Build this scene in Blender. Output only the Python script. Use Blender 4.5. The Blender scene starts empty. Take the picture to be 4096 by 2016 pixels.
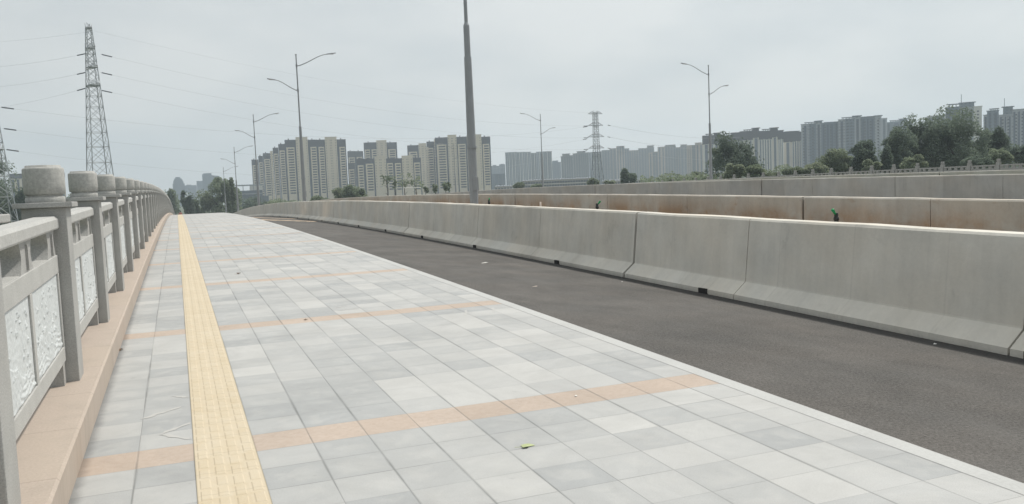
import bpy, math, random
from mathutils import Vector, Matrix, noise
R = math.radians
C = bpy.context.scene.collection
sc = bpy.context.scene

# ------------------------------------------------------------ camera, sky, sun, exposure
EYE = 1.423
PITCH, ROLL, YAW, FPX = R(4.3502), R(2.37471), R(21.46513), 3383.2982
cd = bpy.data.cameras.new('camera'); cam = bpy.data.objects.new('camera', cd); C.objects.link(cam)
cd.sensor_width = 36; cd.lens = 36 * FPX / 4096; cd.clip_start = 0.05; cd.clip_end = 9000
F_ = Vector((math.sin(YAW)*math.cos(PITCH), math.cos(YAW)*math.cos(PITCH), -math.sin(PITCH)))
R0 = Vector((math.cos(YAW), -math.sin(YAW), 0)); U0 = R0.cross(F_)
RV = R0*math.cos(ROLL) - U0*math.sin(ROLL); UV_ = RV.cross(F_)
M = Matrix((RV, UV_, -F_)).transposed().to_4x4(); M.translation = Vector((0, 0, EYE)); cam.matrix_world = M
sc.camera = cam
CAM = Vector((0, 0, EYE))

SUN_EL, SUN_AZ = R(58), R(66)          # azimuth from +Y towards +X
sd = bpy.data.lights.new('sun', 'SUN'); sd.energy = 2.9; sd.angle = R(2.5); sd.color = (1, .95, .87)
so = bpy.data.objects.new('sun', sd); C.objects.link(so)
sdir = Vector((math.sin(SUN_AZ)*math.cos(SUN_EL), math.cos(SUN_AZ)*math.cos(SUN_EL), math.sin(SUN_EL)))
so.rotation_euler = sdir.to_track_quat('Z', 'Y').to_euler(); so.location = (0, 0, 60)

w = bpy.data.worlds.new('World'); sc.world = w; w.use_nodes = True
nt = w.node_tree; nt.nodes.clear()
def N(nt, t, **k):
    n = nt.nodes.new(t)
    for a, b in k.items(): setattr(n, a, b)
    return n
out = N(nt, 'ShaderNodeOutputWorld'); bg = N(nt, 'ShaderNodeBackground'); sky = N(nt, 'ShaderNodeTexSky')
sky.sky_type = 'NISHITA'; sky.sun_disc = False; sky.sun_elevation = SUN_EL; sky.sun_rotation = SUN_AZ
sky.air_density = 1.5; sky.dust_density = 4
tc = N(nt, 'ShaderNodeTexCoord'); mp = N(nt, 'ShaderNodeMapping'); mp.inputs['Scale'].default_value = (1, 1, 2.6)
n1 = N(nt, 'ShaderNodeTexNoise'); n1.inputs['Scale'].default_value = 3.6; n1.inputs['Detail'].default_value = 5; n1.inputs['Roughness'].default_value = .48
cr = N(nt, 'ShaderNodeValToRGB'); e = cr.color_ramp.elements
e[0].position = .38; e[0].color = (6.1, 6.55, 6.75, 1); e[1].position = .62; e[1].color = (7.45, 7.7, 7.7, 1)
# brighter cloud on the sun's side
dt = N(nt, 'ShaderNodeVectorMath', operation='DOT_PRODUCT'); dt.inputs[1].default_value = sdir
ma = N(nt, 'ShaderNodeValToRGB'); ee = ma.color_ramp.elements       # hazy sky: aureole round the sun, duller opposite (input = dot*.5+.5)
ee[0].position = 0; ee[0].color = (.53, .53, .53, 1); ee[1].position = 1; ee[1].color = (1.6, 1.56, 1.5, 1)
for p_, c_ in ((.40, .62), (.52, .80), (.62, .90), (.76, 1.0), (.88, 1.1)):
    q_ = ee.new(p_); q_.color = (c_, c_, c_, 1)
mh = N(nt, 'ShaderNodeMath', operation='MULTIPLY_ADD'); mh.inputs[1].default_value = .5; mh.inputs[2].default_value = .5
vm = N(nt, 'ShaderNodeVectorMath', operation='MULTIPLY')
mx = N(nt, 'ShaderNodeMixRGB'); mx.inputs[0].default_value = .93
L = nt.links.new
L(tc.outputs['Generated'], mp.inputs[0]); L(mp.outputs[0], n1.inputs['Vector']); L(n1.outputs[0], cr.inputs[0])
L(tc.outputs['Generated'], dt.inputs[0]); L(dt.outputs['Value'], mh.inputs[0]); L(mh.outputs[0], ma.inputs[0])
L(cr.outputs[0], vm.inputs[0]); L(ma.outputs[0], vm.inputs[1])
L(sky.outputs[0], mx.inputs[1]); L(vm.outputs[0], mx.inputs[2]); L(mx.outputs[0], bg.inputs[0])
bg.inputs[1].default_value = .1; L(bg.outputs[0], out.inputs[0])
sc.view_settings.view_transform = 'Standard'; sc.view_settings.look = 'None'
sc.view_settings.exposure = .07; sc.view_settings.gamma = 1
sc.cycles.volume_bounces = 1; sc.cycles.max_bounces = 6

# ------------------------------------------------------------ helpers
def ray(u, v): return (F_ + RV*((u-2048)/FPX) - UV_*((v-1008)/FPX))
def at(u, v, d): return CAM + ray(u, v)*d            # photograph direction -> a point at depth d
def zp(s):                                            # vertical profile of the bridge deck
    g, k = .0218, .000461
    if s < 0: return g*s
    s0 = 145
    if s <= s0: return g*s - k*s*s/2
    return g*s0 - k*s0*s0/2 + (g-k*s0)*(s-s0)
def road(lat, s, h=0): return Vector((lat + (1.28e-5*s*s if s > 0 else 0), s, zp(s)+h))
def g1(s): return max(0, min(s, 53.4))

class MB:
    def __init__(self): self.v = []; self.f = []; self.uv = []
    def quad(self, a, b, c, d, uvs=None):
        i = len(self.v); self.v += [a, b, c, d]; self.f.append((i, i+1, i+2, i+3)); self.uv.append(uvs)
    def poly(self, pts):
        i = len(self.v); self.v += pts; self.f.append(tuple(range(i, i+len(pts)))); self.uv.append(None)
    def box(self, x0, x1, y0, y1, z0, z1, m=None):
        i = len(self.v)
        P = [Vector((x, y, z)) for z in (z0, z1) for x, y in ((x0, y0), (x1, y0), (x1, y1), (x0, y1))]
        if m: P = [m @ p for p in P]
        self.v += P
        for f in ((0, 3, 2, 1), (4, 5, 6, 7), (0, 1, 5, 4), (1, 2, 6, 5), (2, 3, 7, 6), (3, 0, 4, 7)):
            self.f.append(tuple(i+k for k in f)); self.uv.append(None)
    def tube(self, pts, rad, n=8, caps=True, spin=0):
        if not isinstance(rad, (list, tuple)): rad = [rad]*len(pts)
        i0 = len(self.v); pts = [Vector(p) for p in pts]
        for j, p in enumerate(pts):
            t = (pts[min(j+1, len(pts)-1)] - pts[max(j-1, 0)]).normalized()
            a = Vector((0, 0, 1)) if abs(t.z) < .9 else Vector((1, 0, 0))
            x = t.cross(a).normalized(); y = t.cross(x)
            for k in range(n):
                q = 2*math.pi*(k+spin)/n; self.v.append(p + (x*math.cos(q) + y*math.sin(q))*rad[j])
        for j in range(len(pts)-1):
            for k in range(n):
                a = i0+j*n+k; b = i0+j*n+(k+1) % n
                self.f.append((a, b, b+n, a+n)); self.uv.append(None)
        if caps:
            self.f.append(tuple(range(i0, i0+n))[::-1]); self.uv.append(None)
            self.f.append(tuple(range(len(self.v)-n, len(self.v)))); self.uv.append(None)
    def lathe(self, prof, n=28, c=(0, 0)):
        i0 = len(self.v)
        for r, z in prof:
            for k in range(n):
                q = 2*math.pi*k/n; self.v.append(Vector((c[0]+r*math.cos(q), c[1]+r*math.sin(q), z)))
        for j in range(len(prof)-1):
            for k in range(n):
                a = i0+j*n+k; b = i0+j*n+(k+1) % n
                self.f.append((a, b, b+n, a+n)); self.uv.append(None)
        self.f.append(tuple(range(len(self.v)-n, len(self.v)))); self.uv.append(None)
    def mesh(self, name, mat, smooth=False):
        me = bpy.data.meshes.new(name); me.from_pydata([tuple(p) for p in self.v], [], self.f)
        if any(u is not None for u in self.uv):
            lay = me.uv_layers.new(name='UVMap'); k = 0
            for u, f in zip(self.uv, self.f):
                for j in range(len(f)):
                    if u: lay.data[k].uv = u[j]
                    k += 1
        me.materials.append(mat)
        if smooth:
            for p in me.polygons: p.use_smooth = True
        me.update(); return me
    def build(self, name, mat, parent=None, smooth=False, bevel=0, **kw):
        o = bpy.data.objects.new(name, self.mesh(name, mat, smooth)); C.objects.link(o)
        if parent: o.parent = parent
        if bevel:
            b = o.modifiers.new('bevel', 'BEVEL'); b.width = bevel; b.segments = 2; b.limit_method = 'ANGLE'; b.angle_limit = R(40)
        for a, b in kw.items(): o[a] = b
        return o
def tag(o, label=None, cat=None, group=None, kind=None):
    for a, b in (('label', label), ('category', cat), ('group', group), ('kind', kind)):
        if b: o[a] = b
    return o
def empty(name, loc, label=None, cat=None, group=None, rz=0):
    o = bpy.data.objects.new(name, None); C.objects.link(o); o.location = loc; o.rotation_euler.z = rz
    return tag(o, label, cat, group)
def kids(o): return [c for c in bpy.data.objects if c.parent == o]
def copy_tree(o, parent=None):
    c = o.copy(); C.objects.link(c)
    if parent: c.parent = parent
    for ch in KID.get(o.name, None) or kids(o): copy_tree(ch, c)
    return c
KID = {}

# ------------------------------------------------------------ materials
def mat(name, col, rough=.8, metal=0, nscale=None, namt=.0, n2=None, n2amt=0, bump=0, bscale=None, coord='Object', vstreak=0, spec=.3):
    m = bpy.data.materials.new(name); m.use_nodes = True; nt = m.node_tree; L = nt.links.new
    b = nt.nodes['Principled BSDF']; b.inputs['Roughness'].default_value = rough; b.inputs['Metallic'].default_value = metal
    b.inputs['Specular IOR Level'].default_value = spec
    tc = N(nt, 'ShaderNodeTexCoord'); last = None
    rgb = N(nt, 'ShaderNodeRGB'); rgb.outputs[0].default_value = (*col, 1); last = rgb.outputs[0]
    def mul(scale, amt, sc3=None, detail=4):
        nonlocal last
        n = N(nt, 'ShaderNodeTexNoise'); n.inputs['Scale'].default_value = scale; n.inputs['Detail'].default_value = detail
        mpp = N(nt, 'ShaderNodeMapping')
        if sc3: mpp.inputs['Scale'].default_value = sc3
        L(tc.outputs[coord], mpp.inputs[0]); L(mpp.outputs[0], n.inputs['Vector'])
        mr = N(nt, 'ShaderNodeMapRange'); mr.inputs[1].default_value = .25; mr.inputs[2].default_value = .75
        mr.inputs[3].default_value = 1-amt; mr.inputs[4].default_value = 1+amt
        L(n.outputs[0], mr.inputs[0])
        s = N(nt, 'ShaderNodeVectorMath', operation='SCALE'); L(last, s.inputs[0]); L(mr.outputs[0], s.inputs['Scale']); last = s.outputs[0]
    if nscale: mul(nscale, namt)
    if n2: mul(n2, n2amt)
    if vstreak: mul(1.0, vstreak, (5, 5, .5) if coord == 'Object' else (3.5, .35, 1))
    L(last, b.inputs['Base Color'])
    if bump:
        n = N(nt, 'ShaderNodeTexNoise'); n.inputs['Scale'].default_value = bscale or 60; n.inputs['Detail'].default_value = 5
        L(tc.outputs[coord], n.inputs['Vector'])
        bp = N(nt, 'ShaderNodeBump'); bp.inputs['Strength'].default_value = bump; bp.inputs['Distance'].default_value = .01
        L(n.outputs[0], bp.inputs['Height']); L(bp.outputs[0], b.inputs['Normal'])
    return m

class G:      # tiny graph helper for the special materials
    def __init__(s, name, rough=.85, spec=.3):
        s.m = bpy.data.materials.new(name); s.m.use_nodes = True; s.nt = s.m.node_tree
        s.b = s.nt.nodes['Principled BSDF']; s.b.inputs['Roughness'].default_value = rough; s.b.inputs['Specular IOR Level'].default_value = spec
        s.tc = N(s.nt, 'ShaderNodeTexCoord')
    def _in(s, sock, v):
        if isinstance(v, (int, float, tuple, list, Vector)): sock.default_value = v
        else: s.nt.links.new(v, sock)
    def math(s, op, a, b=0, c=0):
        n = N(s.nt, 'ShaderNodeMath', operation=op)
        for i, x in enumerate((a, b, c)): s._in(n.inputs[i], x)
        return n.outputs[0]
    def uv(s):
        n = N(s.nt, 'ShaderNodeSeparateXYZ'); s.nt.links.new(s.tc.outputs['UV'], n.inputs[0]); return n.outputs[0], n.outputs[1]
    def vec(s, x, y, z=0):
        n = N(s.nt, 'ShaderNodeCombineXYZ')
        for i, q in enumerate((x, y, z)): s._in(n.inputs[i], q)
        return n.outputs[0]
    def white(s, v):
        n = N(s.nt, 'ShaderNodeTexWhiteNoise', noise_dimensions='3D'); s.nt.links.new(v, n.inputs['Vector']); return n.outputs['Value']
    def noise(s, v, scale, detail=4, rough=.5, dist=0):
        n = N(s.nt, 'ShaderNodeTexNoise'); s.nt.links.new(v, n.inputs['Vector'])
        n.inputs['Scale'].default_value = scale; n.inputs['Detail'].default_value = detail; n.inputs['Roughness'].default_value = rough; n.inputs['Distortion'].default_value = dist
        return n.outputs[0]
    def rng(s, v, a, b, c, d, smooth=False):
        n = N(s.nt, 'ShaderNodeMapRange'); n.clamp = True
        if smooth: n.interpolation_type = 'SMOOTHSTEP'
        for i, q in enumerate((v, a, b, c, d)): s._in(n.inputs[i], q)
        return n.outputs[0]
    def mix(s, f, a, b, bt='MIX'):
        n = N(s.nt, 'ShaderNodeMixRGB', blend_type=bt)
        for i, q in enumerate((f, a, b)):
            if isinstance(q, tuple) and len(q) == 3: q = (*q, 1)
            s._in(n.inputs[i], q)
        return n.outputs[0]
    def bump(s, h, st=.4, dist=.01):
        n = N(s.nt, 'ShaderNodeBump'); n.inputs['Strength'].default_value = st; n.inputs['Distance'].default_value = dist
        s.nt.links.new(h, n.inputs['Height']); s.nt.links.new(n.outputs[0], s.b.inputs['Normal'])
    def out(s, c):
        s.nt.links.new(c, s.b.inputs['Base Color']); return s.m

BAND0, BANDD, NT = 4.570, 3.963, 13         # peach course start, spacing, courses per spacing
TD = BANDD/NT; TW = .2975; YL0, YL1 = .003, .303; TL = -.554; TR = 3.215
def paving():
    g = G('paving_stone', .85); X, Y = g.uv()
    # course index along the road, 0 = the peach course
    q = g.math('DIVIDE', g.math('SUBTRACT', Y, BAND0), BANDD); q = g.math('MULTIPLY', q, NT)
    row = g.math('FLOOR', q); fr = g.math('SUBTRACT', q, row)
    inb = g.math('LESS_THAN', g.math('FLOORED_MODULO', g.math('ADD', row, .5), NT), 1)
    right = g.math('GREATER_THAN', X, .15)
    cr_ = g.math('DIVIDE', g.math('SUBTRACT', X, YL1), TW); cl_ = g.math('SUBTRACT', g.math('DIVIDE', g.math('SUBTRACT', X, TL), .2785), 50)
    c = g.math('ADD', g.math('MULTIPLY', right, cr_), g.math('MULTIPLY', g.math('SUBTRACT', 1, right), cl_))
    col = g.math('FLOOR', c); fc = g.math('SUBTRACT', c, col)
    # some neighbouring courses come from the same pale or dark batch: tone per tile
    w1 = g.white(g.vec(col, row, 3)); w2 = g.white(g.vec(col, g.math('FLOOR', g.math('DIVIDE', row, 2)), 9)); w4 = g.white(g.vec(row, 4, 1))
    big = g.noise(g.vec(X, Y), .22, 2)
    t = g.math('ADD', g.math('MULTIPLY', w1, .42), g.math('MULTIPLY', w2, .36))
    t = g.math('ADD', t, g.math('MULTIPLY', big, .42)); t = g.math('ADD', t, g.math('MULTIPLY', X, .045))
    tone = g.rng(t, .38, .96, 0, 1)
    A = g.mix(tone, (.37, .378, .38), (.492, .49, .478))
    # damp halo: paler cloudy middle in each slab
    ex = g.math('MINIMUM', fc, g.math('SUBTRACT', 1, fc)); ey = g.math('MINIMUM', fr, g.math('SUBTRACT', 1, fr))
    ed = g.math('MINIMUM', ex, ey)
    cloud = g.noise(g.vec(g.math('ADD', X, g.math('MULTIPLY', w1, 7)), Y), 5.5, 5, .6, .6)
    k = g.math('MULTIPLY', g.rng(ed, 0, .28, .0, 1, True), g.rng(cloud, .42, .62, 0, 1, True))
    A = g.mix(g.math('MULTIPLY', k, .42), A, (.485, .483, .468))
    P = g.mix(g.white(g.vec(col, row, 1)), (.47, .39, .33), (.52, .44, .38))
    P = g.mix(g.rng(g.noise(g.vec(X, Y), 28, 4, .7), .35, .65, 0, .6), P, (.43, .345, .28))
    A = g.mix(inb, A, P)
    A = g.mix(.55, A, g.mix(g.rng(g.noise(g.vec(X, Y), 210, 3, .8), .3, .7, 0, 1), (.78, .78, .78), (1.0, 1.0, 1.0)), 'MULTIPLY') if False else A
    dirt = g.rng(g.noise(g.vec(X, Y, 4), 1.6, 6, .7, .8), .30, .72, .86, 1.05); spot = g.rng(g.noise(g.vec(X, Y, 9), 7, 5, .75), .64, .74, 1, .84)
    dirt = g.math('MULTIPLY', dirt, spot)
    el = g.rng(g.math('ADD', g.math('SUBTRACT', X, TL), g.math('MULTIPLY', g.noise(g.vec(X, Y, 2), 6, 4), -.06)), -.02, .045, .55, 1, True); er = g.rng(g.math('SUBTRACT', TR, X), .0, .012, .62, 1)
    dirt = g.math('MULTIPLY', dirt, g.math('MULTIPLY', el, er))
    dv = N(g.nt, 'ShaderNodeVectorMath', operation='SCALE'); g.nt.links.new(A, dv.inputs[0]); g.nt.links.new(dirt, dv.inputs['Scale']); A = dv.outputs[0]
    grain = g.rng(g.noise(g.vec(X, Y), 160, 3, .8), .3, .7, .90, 1.08)
    sv = N(g.nt, 'ShaderNodeVectorMath', operation='SCALE'); g.nt.links.new(A, sv.inputs[0]); g.nt.links.new(grain, sv.inputs['Scale']); A = sv.outputs[0]
    # joints
    jw = g.rng(g.noise(g.vec(X, g.math('MULTIPLY', Y, .8)), 1.3, 3), .35, .65, .003, .014)
    dx = g.math('MULTIPLY', ex, TW); dy = g.math('MULTIPLY', ey, TD)
    j1 = g.rng(dx, 0, jw, .68, 0); jw2 = g.rng(w4, 0, 1, .0005, .007); j2 = g.math('MULTIPLY', g.rng(dy, 0, jw2, .85, 0), g.rng(g.white(g.vec(col, row, 6)), 0, 1, .15, .85))
    j = g.math('MAXIMUM', j1, j2)
    wear = g.rng(g.noise(g.vec(X, Y), 2.2, 3), .3, .6, .35, .95)
    A = g.mix(g.math('MULTIPLY', j, wear), A, (.115, .12, .115))
    g.bump(g.math('SUBTRACT', g.math('MULTIPLY', g.noise(g.vec(X, Y), 60, 4), .2), j), .5, .004)
    return g.out(A)
def concrete(name, base, warm=0, stain=False, off=0.0):
    g = G(name, .9, .2); S, H = g.uv(); S2 = g.math('ADD', S, off)
    pan = g.math('FLOOR', g.math('DIVIDE', g.math('SUBTRACT', S, 1.2), 4))
    w0 = g.white(g.vec(pan, off, 2))
    n = g.noise(g.vec(S2, H), 1.1, 5, .6); st = g.noise(g.vec(g.math('MULTIPLY', S2, 4), g.math('MULTIPLY', H, .45)), 1.5, 5, .6)
    fine = g.noise(g.vec(S2, H), 22, 4, .65)
    v = g.math('ADD', g.rng(n, .3, .7, .88, 1.10), g.rng(st, .3, .7, -.05, .045))
    run = g.noise(g.vec(g.math('MULTIPLY', S2, 9), g.math('MULTIPLY', H, .5), 6), 1.0, 4, .6)
    v = g.math('SUBTRACT', v, g.math('MULTIPLY', g.rng(run, .56, .68, 0, .07), g.rng(g.noise(g.vec(S2, H, 2), .9, 3), .45, .6, 0, 1)))
    blot = g.noise(g.vec(S2, g.math('MULTIPLY', H, .8), 12), 2.6, 5, .7, .6); v = g.math('SUBTRACT', v, g.rng(blot, .60, .72, 0, .13))
    v = g.math('ADD', v, g.rng(w0, 0, 1, -.05, .05)); v = g.math('ADD', v, g.rng(fine, .3, .7, -.035, .035))
    # faint formwork seams every 1.33 m
    f = g.math('FRACT', g.math('DIVIDE', g.math('SUBTRACT', S, 1.2), 1.3333)); f = g.math('MINIMUM', f, g.math('SUBTRACT', 1, f))
    seam = g.rng(f, 0, .012, .13, 0); v = g.math('SUBTRACT', v, g.math('MULTIPLY', seam, g.rng(st, .4, .6, 0, 1)))
    # small dark pits and drips
    vo = N(g.nt, 'ShaderNodeTexVoronoi'); vo.inputs['Scale'].default_value = 1.7; g.nt.links.new(g.vec(S2, g.math('MULTIPLY', H, .7)), vo.inputs['Vector'])
    v = g.math('SUBTRACT', v, g.math('MULTIPLY', g.rng(vo.outputs['Distance'], .03, .11, .13, 0, True), g.rng(fine, .45, .6, 0, 1)))
    rgb = N(g.nt, 'ShaderNodeRGB'); rgb.outputs[0].default_value = (*base, 1)
    c = g.mix(g.rng(g.noise(g.vec(S2, H, 5), .8, 4), .35, .65, 0, .5), rgb.outputs[0], (base[0]*1.03, base[1]*.96, base[2]*.88))
    if stain:
        low = g.rng(H, .35, .95, 1, 0, True) if stain == 2 else g.rng(H, .18, .74, 1, .12, True)
        pt = g.rng(g.noise(g.vec(S2, H, 8), .55, 6, .7), .40, .60, .0, 1)
        c = g.mix(g.math('MULTIPLY', g.math('ADD', g.math('MULTIPLY', low, .95), .02), pt), c, (.42, .27, .165))
        sp = g.rng(g.noise(g.vec(S2, g.math('MULTIPLY', H, 1.6), 3), 2.0, 5, .7), .60, .70, 0, .55)
        c = g.mix(g.math('MULTIPLY', sp, .8), c, (.38, .235, .14))
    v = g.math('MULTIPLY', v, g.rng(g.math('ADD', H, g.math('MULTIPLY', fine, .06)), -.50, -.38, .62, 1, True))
    sv = N(g.nt, 'ShaderNodeVectorMath', operation='SCALE'); g.nt.links.new(c, sv.inputs[0]); g.nt.links.new(v, sv.inputs['Scale'])
    g.bump(g.math('ADD', g.noise(g.vec(S2, H), 50, 4), g.math('MULTIPLY', n, 2)), .25, .006)
    return g.out(sv.outputs[0])
def asphalt():
    g = G('asphalt', .92, .25); X, Y = g.uv(); V = g.vec(X, Y)
    big = g.noise(V, .5, 5, .65); mid = g.noise(g.vec(X, g.math('MULTIPLY', Y, .5)), 2.1, 5, .65); gr = g.noise(V, 48, 4, .85)
    vo = N(g.nt, 'ShaderNodeTexVoronoi'); vo.inputs['Scale'].default_value = 60; g.nt.links.new(V, vo.inputs['Vector'])
    v = g.math('ADD', g.rng(big, .3, .7, .80, 1.15), g.rng(mid, .3, .7, -.13, .11)); v = g.math('ADD', v, g.rng(gr, .3, .7, -.5, .5))
    v = g.math('ADD', v, g.rng(vo.outputs['Color'], 0, 1, -.12, .16))
    c = g.mix(g.rng(g.noise(V, .9, 4), .35, .65, 0, 1), (.108, .104, .099), (.122, .114, .106))
    pale = g.math('MULTIPLY', g.rng(g.noise(V, .8, 6, .7, .5), .62, .72, 0, .45), 1)
    c = g.mix(pale, c, (.165, .155, .135))
    # barrier's shadow strip painted dark into the asphalt along its foot
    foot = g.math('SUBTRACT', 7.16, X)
    foot_shade = g.rng(g.math('ADD', foot, g.math('MULTIPLY', g.noise(V, 3, 4), -.15)), .06, .26, 1, 0, True)
    c = g.mix(g.math('MULTIPLY', foot_shade, .7), c, (.028, .027, .027))
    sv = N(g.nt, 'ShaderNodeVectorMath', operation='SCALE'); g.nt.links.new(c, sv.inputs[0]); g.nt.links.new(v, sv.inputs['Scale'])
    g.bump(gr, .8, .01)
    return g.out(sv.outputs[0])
def tactile():
    g = G('tactile_paving', .8); X, Y = g.uv(); V = g.vec(X, Y)
    rw = g.math('FLOOR', g.math('DIVIDE', Y, .3048)); bx = g.math('FLOOR', g.math('DIVIDE', X, .075))
    w1 = g.white(g.vec(rw, 1, 1)); w2 = g.white(g.vec(bx, g.math('FLOOR', g.math('DIVIDE', Y, .1524)), 1))
    c = g.mix(g.math('ADD', g.math('MULTIPLY', w1, .5), g.math('MULTIPLY', w2, .5)), (.53, .445, .315), (.575, .495, .37))
    c = g.mix(g.rng(g.noise(V, 9, 5, .7), .4, .7, 0, .5), c, (.58, .52, .42))
    f = g.math('FRACT', g.math('DIVIDE', g.math('SUBTRACT', Y, .05), .3048)); f = g.math('MINIMUM', f, g.math('SUBTRACT', 1, f))
    c = g.mix(g.rng(f, 0, .018, .35, 0), c, (.27, .22, .14))
    e_ = g.rng(g.math('MINIMUM', X, g.math('SUBTRACT', .3, X)), 0, .006, .65, 0); c = g.mix(e_, c, (.17, .15, .11))
    g.bump(g.noise(V, 80, 3), .4, .004)
    return g.out(c)
def granite(name, a, b, sp=.12, scale=130):
    g = G(name, .75, .35); V = g.tc.outputs['Object']
    n = g.noise(V, scale, 3, .8); n2 = g.noise(V, 6, 4, .6)
    c = g.mix(g.rng(n, .35, .65, 0, 1), a, b)
    sv = N(g.nt, 'ShaderNodeVectorMath', operation='SCALE'); g.nt.links.new(c, sv.inputs[0]); g.nt.links.new(g.rng(n2, .3, .7, 1-sp, 1+sp), sv.inputs['Scale'])
    g.bump(n, .3, .003); return g.out(sv.outputs[0])
def foliage(name, a, b):
    g = G(name, .8, .15); V = g.tc.outputs['Object']
    oi = N(g.nt, 'ShaderNodeObjectInfo'); n = g.noise(V, .9, 4, .7); n2 = g.noise(V, 4.5, 2)
    f = g.math('ADD', g.math('MULTIPLY', n, .8), g.math('MULTIPLY', n2, .5)); f = g.math('ADD', f, g.rng(oi.outputs['Random'], 0, 1, -.15, .15))
    g.b.inputs['Transmission Weight'].default_value = 0
    col = g.mix(g.rng(f, .45, .85, 0, 1), a, b); g.out(col)
    tr = N(g.nt, 'ShaderNodeBsdfTranslucent'); g.nt.links.new(col, tr.inputs[0])
    ad = N(g.nt, 'ShaderNodeAddShader'); g.nt.links.new(g.b.outputs[0], ad.inputs[0]); g.nt.links.new(tr.outputs[0], ad.inputs[1])
    g.nt.links.new(ad.outputs[0], g.nt.nodes['Material Output'].inputs['Surface']); return g.m

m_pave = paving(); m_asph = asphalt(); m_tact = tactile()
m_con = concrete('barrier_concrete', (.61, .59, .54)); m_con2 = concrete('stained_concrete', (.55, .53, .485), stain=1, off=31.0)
m_con3 = concrete('median_concrete', (.55, .53, .49), off=77.0)
m_joint = mat('joint_filler', (.035, .033, .032), .95)
m_kerbw = mat('kerb_stone', (.46, .462, .452), .8, nscale=2.2, namt=.07, n2=60, n2amt=.06, bump=.2)
m_pink = granite('pink_granite', (.40, .325, .265), (.49, .41, .34), .1, 90)
m_gran = granite('grey_granite', (.30, .30, .29), (.44, .436, .42), .08, 120)
m_gran_lit = granite('sunlit_granite', (.37, .37, .355), (.50, .497, .48), .07, 120)  # paler copy of the grey granite: sun on panels and handrail put into colour
def plinth():
    g = G('pink_granite_plinth', .8, .3); X, Y = g.uv(); V = g.vec(X, Y)
    blk = g.math('FLOOR', g.math('DIVIDE', Y, .8)); f = g.math('FRACT', g.math('DIVIDE', Y, .8)); f = g.math('MULTIPLY', g.math('MINIMUM', f, g.math('SUBTRACT', 1, f)), .8)
    c = g.mix(g.rng(g.noise(V, 70, 3, .8), .35, .65, 0, 1), (.40, .335, .285), (.485, .415, .36))
    c = g.mix(g.math('MULTIPLY', g.white(g.vec(blk, 1, 2)), .35), c, (.44, .37, .30))
    c = g.mix(g.rng(g.noise(V, 2.6, 5, .7), .5, .72, 0, .45), c, (.33, .285, .24))
    c = g.mix(g.rng(f, 0, .007, .45, 0), c, (.2, .16, .13))
    return g.out(c)
m_plinth = plinth()
m_drum = granite('picked_granite', (.34, .34, .325), (.47, .465, .44), .1, 55)
m_white = granite('carved_stone', (.52, .545, .55), (.60, .625, .63), .05, 60)
m_steel = mat('galvanised_pole', (.33, .345, .36), .5, .25, nscale=3, namt=.06)
m_steeld = mat('lamp_head_grey', (.25, .26, .28), .5, .2)
m_lens = mat('lamp_glass', (.6, .6, .58), .2)
m_pyl = mat('pylon_steel', (.40, .42, .43), .5, .3, nscale=.3, namt=.2)
m_pyld = mat('far_pylon_steel', (.17, .18, .19), .6, .2)
m_wire = mat('power_line_metal', (.36, .37, .39), .6)
m_insu = mat('insulator_glass', (.12, .13, .15), .4)
m_soil = mat('planter_soil', (.17, .135, .10), .95, nscale=3, namt=.25, n2=20, n2amt=.2, bump=.8, bscale=8)
m_ground = mat('earth_and_grass', (.085, .10, .055), .95, nscale=.02, namt=.4, n2=.3, n2amt=.25)
m_road2 = mat('carriageway_asphalt', (.10, .095, .09), .9, nscale=.6, namt=.12, n2=40, n2amt=.15, coord='UV')
m_deck = mat('deck_concrete', (.33, .32, .30), .9, nscale=.4, namt=.12)
m_sand = mat('expansion_strip_mortar', (.52, .40, .29), .9, nscale=6, namt=.2)
m_green = mat('sprinkler_green', (.015, .26, .09), .5)
m_black = mat('sprinkler_body', (.035, .037, .037), .6)
m_pvc = mat('white_pipe', (.55, .47, .40), .5)
m_leafc = mat('fallen_leaf', (.42, .47, .25), .7, nscale=30, namt=.2)
m_leafb = mat('dry_leaf', (.15, .10, .065), .8)
m_paper = mat('litter_paper', (.75, .74, .70), .8)
m_wash = mat('mortar_smear', (.465, .46, .445), .9)
m_bark = mat('tree_bark', (.10, .085, .07), .95)
m_fdark = foliage('dark_foliage', (.062, .080, .064), (.115, .140, .105))
m_fmid = foliage('mid_foliage', (.072, .092, .062), (.140, .162, .11))
m_flite = foliage('pale_foliage', (.085, .104, .068), (.16, .178, .125))

# ------------------------------------------------------------ swept strips along the bridge
S_ALL = [-14 + .5*i for i in range(0, 60)] + [16 + 1.0*i for i in range(0, 104)] + [120+4*i for i in range(0, 46)]
def sweep(prof, ss, name, mat_, uvmode='ls', jit=None, closed=False, **kw):
    """prof(s) -> list of (lat,h); uvmode 'ls' -> (lat,s), 'sh' -> (s,h)"""
    mb = MB(); rows = []
    for s in ss:
        P = prof(s); rows.append([(road(l, s, h), (l, s) if uvmode == 'ls' else (s, h)) for l, h in P])
    for i in range(len(rows)-1):
        n = len(rows[i])
        for j in range(n if closed else n-1):
            a, b, c, d = rows[i][j], rows[i][(j+1) % n], rows[i+1][(j+1) % n], rows[i+1][j]
            mb.quad(a[0], b[0], c[0], d[0], (a[1], b[1], c[1], d[1]))
    if closed:
        for r, rev in ((rows[0], True), (rows[-1], False)):
            p = [q[0] for q in r]; u = [q[1] for q in r]
            if rev: p = p[::-1]; u = u[::-1]
            i = len(mb.v); mb.v += p; mb.f.append(tuple(range(i, i+len(p)))); mb.uv.append(u)
    return mb.build(name, mat_, **kw)
S = 'structure'
LANE = lambda l, s: -.2 - (l-3.344)*.0664 - .00145*g1(s)*max(0, (l-3.344)/3.8)
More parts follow.
